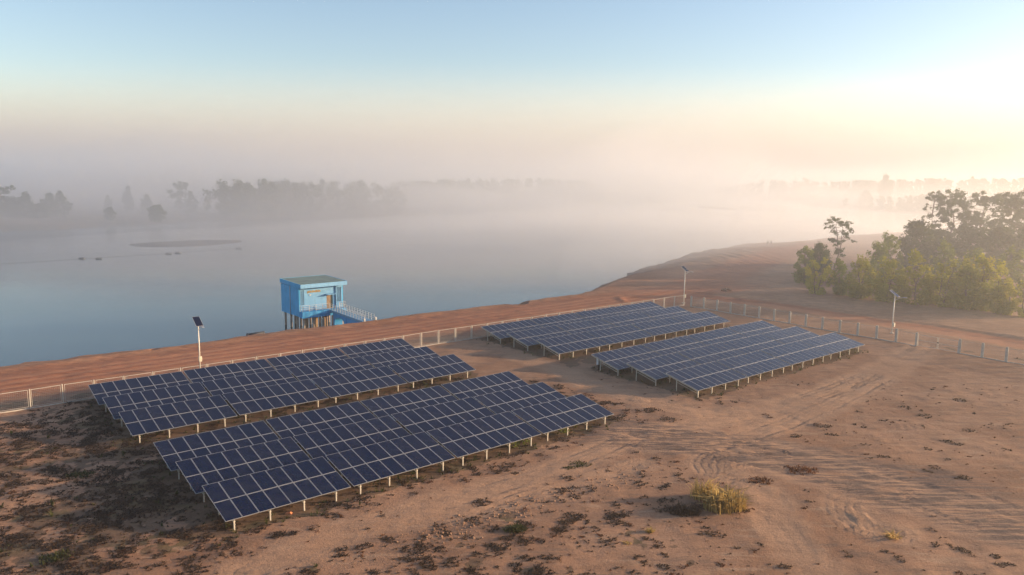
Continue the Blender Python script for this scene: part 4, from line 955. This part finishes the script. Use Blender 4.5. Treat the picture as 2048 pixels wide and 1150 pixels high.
# ------------------------------------------------------------------ weeds and grass
def blades(C, h, n, rg, spread=0.5, wdt=0.035, curl=0.5):
    """curved three-segment blades rooted at C (m,3); h per root"""
    m_ = len(C); roots = np.repeat(C, n, 0); hh = np.repeat(h, n) * rg.uniform(0.45, 1.1, m_ * n); ang = rg.uniform(0, 6.283, m_ * n)
    out = np.stack([np.cos(ang), np.sin(ang), np.zeros_like(ang)], 1); sp = rg.uniform(0.1, 1, m_ * n)[:, None] * spread
    roots = roots + out * (rg.uniform(0, 0.35, m_ * n) * np.repeat(h, n))[:, None] * np.array([1, 1, 0])
    side = np.stack([-np.sin(ang), np.cos(ang), np.zeros_like(ang)], 1) * wdt * (np.repeat(h, n) / 0.4)[:, None] ** 0.5
    p1 = roots + out * sp * hh[:, None] * 0.35 + np.array([0, 0, 1]) * hh[:, None] * 0.6
    p2 = roots + out * sp * hh[:, None] * (0.9 + curl * 0.5) + np.array([0, 0, 1]) * hh[:, None] * (0.95 - curl * 0.35)
    V = np.stack([roots - side, roots + side, p1 + side * .8, p1 - side * .8, p2 + side * .15, p2 - side * .15], 1).reshape(-1, 3)
    i = np.arange(m_ * n)[:, None] * 6; F = np.concatenate([i + np.array([[0, 1, 2, 3]]), i + np.array([[3, 2, 4, 5]])], 1).reshape(-1, 4)
    return V, F
def weed_field(name, label, n_try, box, mat, seed, prob, hmin, hmax, nb, spread=0.9, wdt=0.035, zoff=-0.03):
    rg = np.random.default_rng(seed); x = rg.uniform(box[0], box[1], n_try); y = rg.uniform(box[2], box[3], n_try)
    z, road, trk, veg_shade, sde, dens, under, gen, _g = fields(x, y)
    keep = rg.uniform(0, 1, n_try) < prob(x, y, veg_shade, dens, under, road, trk)
    C = np.stack([x, y, z + zoff], 1)[keep]; h_ = rg.uniform(hmin, hmax, len(C)) * (0.6 + 0.8 * rg.uniform(0, 1, len(C)) ** 3)
    V, F = blades(C, h_, nb, rg, spread, wdt)
    me = mesh_np(name, V, F, [mat]); T = np.repeat(np.clip(rg.normal(0.45, 0.25, len(C)), 0, 1), nb * 2)
    a = me.attributes.new('tone', 'FLOAT', 'FACE'); a.data.foreach_set('value', T.astype(np.float32))
    tag(link(name, me), label, 'weeds', kind='stuff'); return len(C)
nearv = lambda x, y: (x * DV[0] + y * DV[1] < 101.5) & (x * NV[0] + y * NV[1] < 77.5)
def weed_patches(name, label, mat, seed, n_try, n_tuft, box, rmin, rmax, prob, hm=(0.05, 0.14)):
    rg = np.random.default_rng(seed); x = rg.uniform(box[0], box[1], n_try); y = rg.uniform(box[2], box[3], n_try)
    f_ = fields(x, y); keep = (rg.uniform(0, 1, n_try) < prob(x, y, f_)) & nearv(x, y); x, y = x[keep], y[keep]
    r = rmin + (rmax - rmin) * rg.uniform(0, 1, len(x)) ** 3.4; k = np.maximum(3, (n_tuft * (r / rmax) ** 1.4)).astype(int)
    X = np.repeat(x, k); Y = np.repeat(y, k); RR = np.repeat(r, k); a = rg.uniform(0, 6.283, len(X)); q = RR * rg.uniform(0, 1, len(X)) ** 0.55
    el = np.repeat(rg.uniform(0, 3.1416, len(x)), k); es = np.repeat(rg.uniform(0.35, 1.0, len(x)), k); ox, oy = np.cos(a) * q * 1.4, np.sin(a) * q * 1.4 * es; X = X + ox * np.cos(el) - oy * np.sin(el); Y = Y + ox * np.sin(el) + oy * np.cos(el); zz = fields(X, Y)[0]
    h_ = rg.uniform(*hm, len(X)) * (0.7 + RR)
    V, F = blades(np.stack([X, Y, zz - 0.02], 1), h_, 5, rg, 1.7, 0.055, 0.8)
    me = mesh_np(name, V, F, [mat]); T = np.repeat(np.clip(np.repeat(rg.normal(0.4, 0.22, len(x)), k) + rg.normal(0, .1, len(X)), 0, 1), 10)
    a_ = me.attributes.new('tone', 'FLOAT', 'FACE'); a_.data.foreach_set('value', T.astype(np.float32)); tag(link(name, me), label, 'weeds', kind='stuff')
WB = (-42, 60, 36, 78)
weed_patches('low_weeds', 'low dark dry weeds scattered over the sandy ground', L_BROWN, 5, 30000, 40, WB, 0.05, 0.58,
    lambda x, y, f: np.clip(0.03 + 1.2 * (f[5] - 0.12) ** 1.3 * (f[5] > 0.12), 0, 1) * (1 - 0.7 * f[6]) * (1 - 0.85 * f[2]) * (0.24 + 0.76 * (1 - sstep(-8, 18, x))))
weed_patches('rusty_weeds', 'small reddish brown weeds dotted between the dark ones', L_RUST, 15, 5000, 16, WB, 0.05, 0.26,
    lambda x, y, f: np.clip(0.12 + 0.4 * f[5], 0, 1) * (1 - f[6]) * (1 - 0.8 * f[2]) * (0.4 + 0.6 * (1 - sstep(5, 26, x))))
n2 = weed_field('green_grass', 'green grass growing in the shade under and between the solar tables', 42000, (-40, 75, 38, 125), L_GREENW, 6,
    lambda x, y, veg_shade, dens, under, road, trk: np.where(nearv(x, y), under * 0.42 + 0.10 * veg_shade * (x < -5), 0.0), 0.15, 0.42, 8, 0.9, 0.035)
n3 = weed_field('low_weeds', 'dry brown grass on the road verges and beyond the right hand fence', 26000, (-60, 110, 75, 150), L_BROWN, 8,
    lambda x, y, veg_shade, dens, under, road, trk: np.where(nearv(x, y), 0.0, veg_shade * 0.3 * (1 - road)), 0.12, 0.35, 7, 0.9, 0.04)
def clump(name, P, r, h, n, mat, seed, label, cat='weed clump', group=None, spread=0.7, wdt=0.03, mat2=None, curl=0.6):
    rg = np.random.default_rng(seed); a = rg.uniform(0, 6.28, n); q = r * rg.uniform(0, 1, n) ** 0.6
    C = np.stack([np.cos(a) * q, np.sin(a) * q * 0.7, np.full(n, -0.05)], 1); hh = h * rg.uniform(0.45, 1.0, n) * (1 - 0.35 * q / max(r, .01))
    V, F = blades(C, hh, 5, rg, spread, wdt, curl)
    me = mesh_np(name, V, F, [mat]); T = np.repeat(np.clip(rg.normal(.5, .25, n), 0, 1), 10); at = me.attributes.new('tone', 'FLOAT', 'FACE'); at.data.foreach_set('value', T.astype(np.float32))
    o = link(name, me); o.location = (P[0], P[1], ground_z(P[0], P[1])); tag(o, label, cat, group); return o
clump('grass_tussock', U(1448, 1014), 1.25, 2.15, 190, L_STRAW, 91, 'large straw-coloured grass tussock in the right foreground', 'grass tussock', None, 0.75, 0.022, None, 0.8)
clump('grass_tussock', U(1406, 994), 0.6, 2.0, 70, L_STRAW, 96, 'upright straw grass tuft leaning left of the large tussock', 'grass tussock', None, 0.5, 0.02, None, 0.5)
clump('dry_bush', U(1368, 1022), 1.0, 0.75, 130, L_BROWN, 92, 'brown dry bush left of and below the large tussock', 'bush', None, 0.9, 0.03)
clump('dry_bush', U(1030, 1058), 0.65, 0.55, 110, L_GREENW, 93, 'dark greenish bush alone on the sand at bottom centre', 'bush', None, 1.1, 0.03)
clump('dry_bush', U(1132, 1044), 0.5, 0.3, 50, L_BROWN, 97, 'flat brownish weed right of the dark bush at bottom centre', 'bush', None, 1.3, 0.03)
for px, py, r_, h_, s, lb in [(1600, 940, 1.3, 0.42, 101, 'long reddish brown weed patch upper right of the large tussock'), (1520, 962, 1.0, 0.36, 102, 'reddish brown weed patch just right of the large tussock'), (1475, 1020, 0.8, 0.35, 103, 'dark weed patch at the right foot of the large tussock'),
                              (1300, 1062, 0.22, 0.5, 104, 'small golden grass tuft between the dark bush and the large tussock'), (1255, 1085, 0.3, 0.28, 105, 'small rust-coloured weed mound below the golden tuft'), (1160, 928, 0.9, 0.35, 106, 'greenish weed patch below the right end of the front row'),
                              (1138, 935, 0.5, 0.25, 107, 'dark weed mound left of the greenish patch'), (160, 950, 0.9, 0.45, 108, 'green weed patch among dark weeds at the left'), (115, 1115, 0.9, 0.5, 109, 'green weed patch in the lower left corner'),
                              (895, 790, 0.8, 0.3, 110, 'weed patch between the left and right blocks of tables'), (1785, 1075, 0.4, 0.8, 111, 'thin dry stalks beside ridged earth in the lower right'), (1570, 1133, 0.4, 0.3, 112, 'dark weed mound at the bottom right of centre')]:
    mt = L_STRAW if ('golden' in lb or 'stalks' in lb) else L_GREENW if 'green' in lb else L_RUST if ('red' in lb or 'rust' in lb) else L_BROWN
    clump('weed_clump', U(px, py), r_, h_, int(90 * max(r_, .3)), mt, s, lb, 'weed clump', None, 1.0, 0.028)
# leafy shrubs sprouting under the front row
for px, py, s, lb in [(1040, 888, 121, 'green leafy shrub under the front row of the front left block'), (1110, 866, 122, 'second green leafy shrub under the right end of the front left block')]:
    rg = np.random.default_rng(s); cl = [((rg.normal(0, .5), rg.normal(0, .3), rg.uniform(.1, .55)), (.3, .3, .25)) for k in range(9)]
    o = link('leafy_shrub', crown_mesh('leafy_shrub', cl, 0.16, L_MID, rg, 420)); P = U(px, py); o.location = (P[0], P[1], ground_z(P[0], P[1])); tag(o, lb, 'shrub')

# ------------------------------------------------------------------ small things
def rock_mesh(name, seed, r, mat):
    bm = bmesh.new(); bmesh.ops.create_icosphere(bm, subdivisions=2, radius=r); rg = random.Random(seed)
    for v in bm.verts: v.co *= rg.uniform(0.75, 1.2); v.co.z *= 0.7
    me = bpy.data.meshes.new(name); bm.to_mesh(me); bm.free(); me.materials.append(mat); return me
CLOD = simple('earth_clod', (0.38, 0.225, 0.14), 0.95, 0, 0.2, 3.0, spec=0.1)
rk = [rock_mesh('clod', k, 0.16, CLOD) for k in range(4)]
rg = random.Random(4)
# pile of soil lumps beside the road corner
pl = thing('earth_pile', grounded(U(1453, 582)), 0, 'small pile of broken earth lumps beside the road corner', 'earth pile')
for k in range(26):
    a = rg.uniform(0, 6.28); q = 0.95 * rg.random() ** .6; child('clod', rk[k % 4], pl, (math.cos(a) * q, math.sin(a) * q * .7, 0.45 * (1 - q) + 0.05), (rg.uniform(0, 6), rg.uniform(0, 6), 0), (rg.uniform(1, 1.9),) * 3)
# clods thrown up along the furrow in the foreground
P_ = smooth_line(poly_px([(820, 1078), (900, 1060), (960, 1040), (1030, 1012), (1060, 1000), (1200, 965), (1290, 935)]), 120)
Vc, Fc, nv = [], [], 0
base = [(np.array([v.co[:] for v in r_.vertices]), np.array([p.vertices[:] for p in r_.polygons])) for r_ in rk]
for k in range(520):
    q = P_[rg.randrange(120)]; x, y = q[0] + rg.gauss(0, .9), q[1] + rg.gauss(-.2, .7); s = 0.10 + 0.45 * rg.random() ** 3; bv, bf = base[k % 4]
    Vc.append(bv * s + np.array([x, y, ground_z(x, y) + 0.02])); Fc.append(bf + nv); nv += len(bv)
me = mesh_np('clods', np.concatenate(Vc), np.concatenate(Fc), [CLOD]); tag(link('loose_clods', me), 'loose earth clods along the furrow in the foreground', 'clods', kind='stuff')
# weathered stumps on the point
STUMP = simple('stump_wood', (0.13, 0.085, 0.065), 0.9, 0, 0.2, 5)
for px, lb in ((1535.5, 'left of two dark stumps standing on the crest of the point'), (1542.5, 'right of two dark stumps standing on the crest of the point')):
    P = U(px, 486.5, -0.4); st = thing('stump', grounded(P), 0.3, lb, 'stump', 'stumps on the point')
    MB().tube([(0, 0, -0.4), (0, 0, 0.35), (0.03, 0, 0.75), (0.02, 0, 1.05)], [0.26, 0.22, 0.30, 0.34], 9).build('trunk', STUMP, st)
    for a in (0.4, 2.5, 4.4): MB().tube([(0, 0, 0.12), (math.cos(a) * 0.35, math.sin(a) * 0.35, -0.12)], [0.12, 0.06], 6).build('root', STUMP, st)
    MB().tube([(0, 0, 0.9), (-0.15, 0.05, 1.3)], [0.14, 0.05], 6).build('branch', STUMP, st)
for px, py, h_, lb in ((1440.5, 502, 1.4, 'thin stake standing on the bank near the water'), (1292.5, 530.5, 1.4, 'thin stake standing in the shallows off the beach'), (1316.5, 527, 1.0, 'short thin stake at the water edge right of the other')):
    P = U(px, py, WL + 0.2); s_ = thing('stake', (P[0], P[1], max(WL, ground_z(P[0], P[1]))), 0, lb, 'stake')
    MB().tube([(0, 0, -1.2), (0.03, 0, h_ * .6), (0.0, 0.02, h_)], [0.07, 0.055, 0.04], 6).build('pole', STUMP, s_)
    MB().bar((-0.12, 0, h_ * .7), (0.14, 0, h_ * .72), 0.04, 0.04).build('cross_piece', STUMP, s_)
# floats of a line moored across the lake
ropeP = [U(x, y, WL) for x, y in ((0, 528), (90, 523), (160, 518), (260, 512), (340, 507), (420, 501), (478, 497))]
rp = MB(); rp.tube([(q[0], q[1], WL + 0.01) for q in ropeP], 0.035, 5); tag(rp.build('float_line', DARK), 'thin rope floating across the left of the lake', 'rope')
for x, y, lb in ((164, 517.5, 'leftmost float of the line across the lake'), (198, 518, 'second float from the left on the line across the lake'), (337, 508, 'third float on the line, below the mud island'), (356, 506.5, 'fourth float on the line, below the mud island'), (477, 497.5, 'rightmost float of the line, off the end of the mud island')):
    q = U(x, y, WL); b_ = MB(); b_.tube([(-0.9, 0, 0.1), (-0.6, 0, 0.14), (0.6, 0, 0.14), (0.9, 0, 0.1)], [0.12, 0.3, 0.3, 0.12], 8)
    o = b_.build('float', simple('float_grey', (0.16, 0.16, 0.17), 0.6), None, True); o.location = (q[0], q[1], WL); tag(o, lb, 'float', 'floats on the line')
# orange scrap on the ground under the front row
P = U(577, 1026); b_ = MB(); b_.hexa([(-.22, -.1, 0), (.2, -.14, 0), (.24, .1, .02), (-.18, .14, 0), (-.15, -.06, .08), (.13, -.1, .14), (.15, .06, .1), (-.1, .09, .06)])
o = b_.build('plastic_scrap', simple('orange_plastic', (0.62, 0.20, 0.08), 0.5)); o.location = (P[0], P[1], ground_z(P[0], P[1])); tag(o, 'crumpled orange plastic scrap under the front row of tables', 'scrap')

# ------------------------------------------------------------------ air
def air(name, lo, hi, dens, col, g, label):
    m = bpy.data.materials.new(name); m.use_nodes = True; t = m.node_tree; t.nodes.clear()
    v = t.nodes.new('ShaderNodeVolumePrincipled'); v.inputs['Color'].default_value = (*col, 1); v.inputs['Density'].default_value = dens; v.inputs['Anisotropy'].default_value = g
    o_ = t.nodes.new('ShaderNodeOutputMaterial'); t.links.new(v.outputs[0], o_.inputs['Volume'])
    b_ = MB(); b_.box(lo, hi); o = b_.build(name, m); tag(o, label, 'haze', kind='stuff'); return o
air('haze', (-2700, -400, -7.5), (2700, 3300, 26.0), 0.0006, (0.93, 0.94, 0.96), 0.6, 'pale morning haze hanging over the whole site and the lake')
def mist(P, rad, dens, label, col=(0.93, 0.94, 0.96), g=0.55):
    m = bpy.data.materials.new('mist'); m.use_nodes = True; t = m.node_tree; t.nodes.clear()
    v = t.nodes.new('ShaderNodeVolumePrincipled'); v.inputs['Color'].default_value = (*col, 1); v.inputs['Density'].default_value = dens; v.inputs['Anisotropy'].default_value = g
    o_ = t.nodes.new('ShaderNodeOutputMaterial'); t.links.new(v.outputs[0], o_.inputs['Volume'])
    bm = bmesh.new(); bmesh.ops.create_icosphere(bm, subdivisions=5, radius=1)
    for q in bm.verts: q.co = Vector((q.co.x * rad[0], q.co.y * rad[1], q.co.z * rad[2]))
    me = bpy.data.meshes.new('mist'); bm.to_mesh(me); bm.free(); me.materials.append(m); me.shade_smooth()
    o = link('mist', me); o.location = P; tag(o, label, 'mist', kind='stuff')
def ridge_mist(y0, b0, H, dens, label, taper=False, xl=0, xr=2690, col=(0.95, 0.95, 0.96), g=0.32):
    """long bank of mist, deep at its foot and thinning to nothing at its top"""
    m = bpy.data.materials.new('mist'); m.use_nodes = True; t = m.node_tree; t.nodes.clear()
    v = t.nodes.new('ShaderNodeVolumePrincipled'); v.inputs['Color'].default_value = (*col, 1); v.inputs['Density'].default_value = dens; v.inputs['Anisotropy'].default_value = g
    o_ = t.nodes.new('ShaderNodeOutputMaterial'); t.links.new(v.outputs[0], o_.inputs['Volume'])
    zs = np.linspace(0, 1, 26); bm = bmesh.new(); rings = []
    for x_ in np.concatenate([[-2690, -1500, -800], np.linspace(-400, xr, 24)]):
        k_ = 1.0 if x_ < xl else max(0.003, 1 - ((x_ - xl) / (xr - xl)) ** 1.4) if taper else 1.0
        prof = [(-b0 * k_ * (1 - q) ** 2.2 - 0.5, q * H * (0.35 + 0.65 * k_)) for q in zs] + [(b0 * k_ * (1 - q) ** 2.2 + 0.5, q * H * (0.35 + 0.65 * k_)) for q in zs[::-1]]
        rings.append([bm.verts.new((x_, y0 + a, WL - 2 + z)) for a, z in prof])
    n = len(rings[0])
    for A, B in zip(rings, rings[1:]):
        for i in range(n): k = (i + 1) % n; bm.faces.new((A[i], A[k], B[k], B[i]))
    bm.faces.new(rings[0][::-1]); bm.faces.new(rings[-1]); bmesh.ops.recalc_face_normals(bm, faces=bm.faces)
    me = bpy.data.meshes.new('mist'); bm.to_mesh(me); bm.free(); me.materials.append(m)
    tag(link('mist', me), label, 'mist', kind='stuff')
def plume(x0, y0, rx, ry, H, dens, label):
    g = 0.7 if x0 < 0 else 0.5
    """mist rising to a thin top"""
    m = bpy.data.materials.new('mist'); m.use_nodes = True; t = m.node_tree; t.nodes.clear()
    v = t.nodes.new('ShaderNodeVolumePrincipled'); v.inputs['Color'].default_value = (0.95, 0.95, 0.96, 1); v.inputs['Density'].default_value = dens; v.inputs['Anisotropy'].default_value = g
    o_ = t.nodes.new('ShaderNodeOutputMaterial'); t.links.new(v.outputs[0], o_.inputs['Volume'])
    n, rows = 40, 22; bm = bmesh.new(); rings = []; rg = random.Random(int(x0 + y0))
    ph_ = [rg.uniform(0, 6.28) for _ in range(3)]
    for j in range(rows):
        q = j / (rows - 1); r = (1 - q) ** 1.7 + 0.004; lean = 0.4 * H * q * q
        rings.append([bm.verts.new((lean + math.cos(a) * rx * r * (1 + .12 * math.sin(3 * a + ph_[0] + 5 * q)), math.sin(a) * ry * r * (1 + .1 * math.sin(2 * a + ph_[1])), -2 + q * H)) for a in [2 * math.pi * k / n for k in range(n)]])
    for a, b in zip(rings, rings[1:]):
        for k in range(n): bm.faces.new((a[k], a[(k + 1) % n], b[(k + 1) % n], b[k]))
    bm.faces.new(rings[0][::-1]); bm.faces.new(rings[-1]); bmesh.ops.recalc_face_normals(bm, faces=bm.faces)
    me = bpy.data.meshes.new('mist'); bm.to_mesh(me); bm.free(); me.materials.append(m); me.shade_smooth()
    o = link('mist', me); o.location = (x0, y0, WL); tag(o, label, 'mist', kind='stuff')
ridge_mist(1720, 950, 280, 0.0023, 'broad bank of mist rising beyond the far end of the lake')
ridge_mist(520, 430, 66, 0.0046, 'deep mist lying over the lake and the far woods', True, -60, 420, (0.96, 0.97, 0.98), 0.62)
mist((160, 172, -1), (150, 125, 30), 0.0021, 'thin sunlit mist drifting through the grove on the right')
PL = [(130, 860, 300, 260, 110, 0.0012, 'broadest plume of mist rising from the far reach of the lake'), (200, 960, 240, 240, 150, 0.0010, 'tallest plume of mist rising from the far reach of the lake'),
      (95, 800, 200, 200, 85, 0.0014, 'left hand plume of mist rising from the far reach of the lake'), (225, 830, 150, 200, 75, 0.0014, 'right hand plume of mist rising from the far reach of the lake'), (120, 900, 120, 200, 120, 0.0014, 'slender middle plume of mist rising from the far reach of the lake'),
      (-190, 390, 320, 220, 52, 0.0068, 'low white mist along the water in front of the left hand woods'), (-70, 440, 180, 150, 46, 0.0042, 'wisp of mist drifting across the gap between the two far woods'), (-20, 620, 190, 140, 40, 0.0014, 'wisp of mist in front of the paler far wood'),
      (310, 620, 180, 90, 22, 0.0022, 'wisp of mist along the far right shore'), (70, 270, 280, 145, 24, 0.0060, 'low mist on the open water in the middle of the lake'), (-300, 400, 170, 190, 60, 0.0036, 'mist rising behind the trees at the left edge')]
for q_ in PL: plume(*q_)
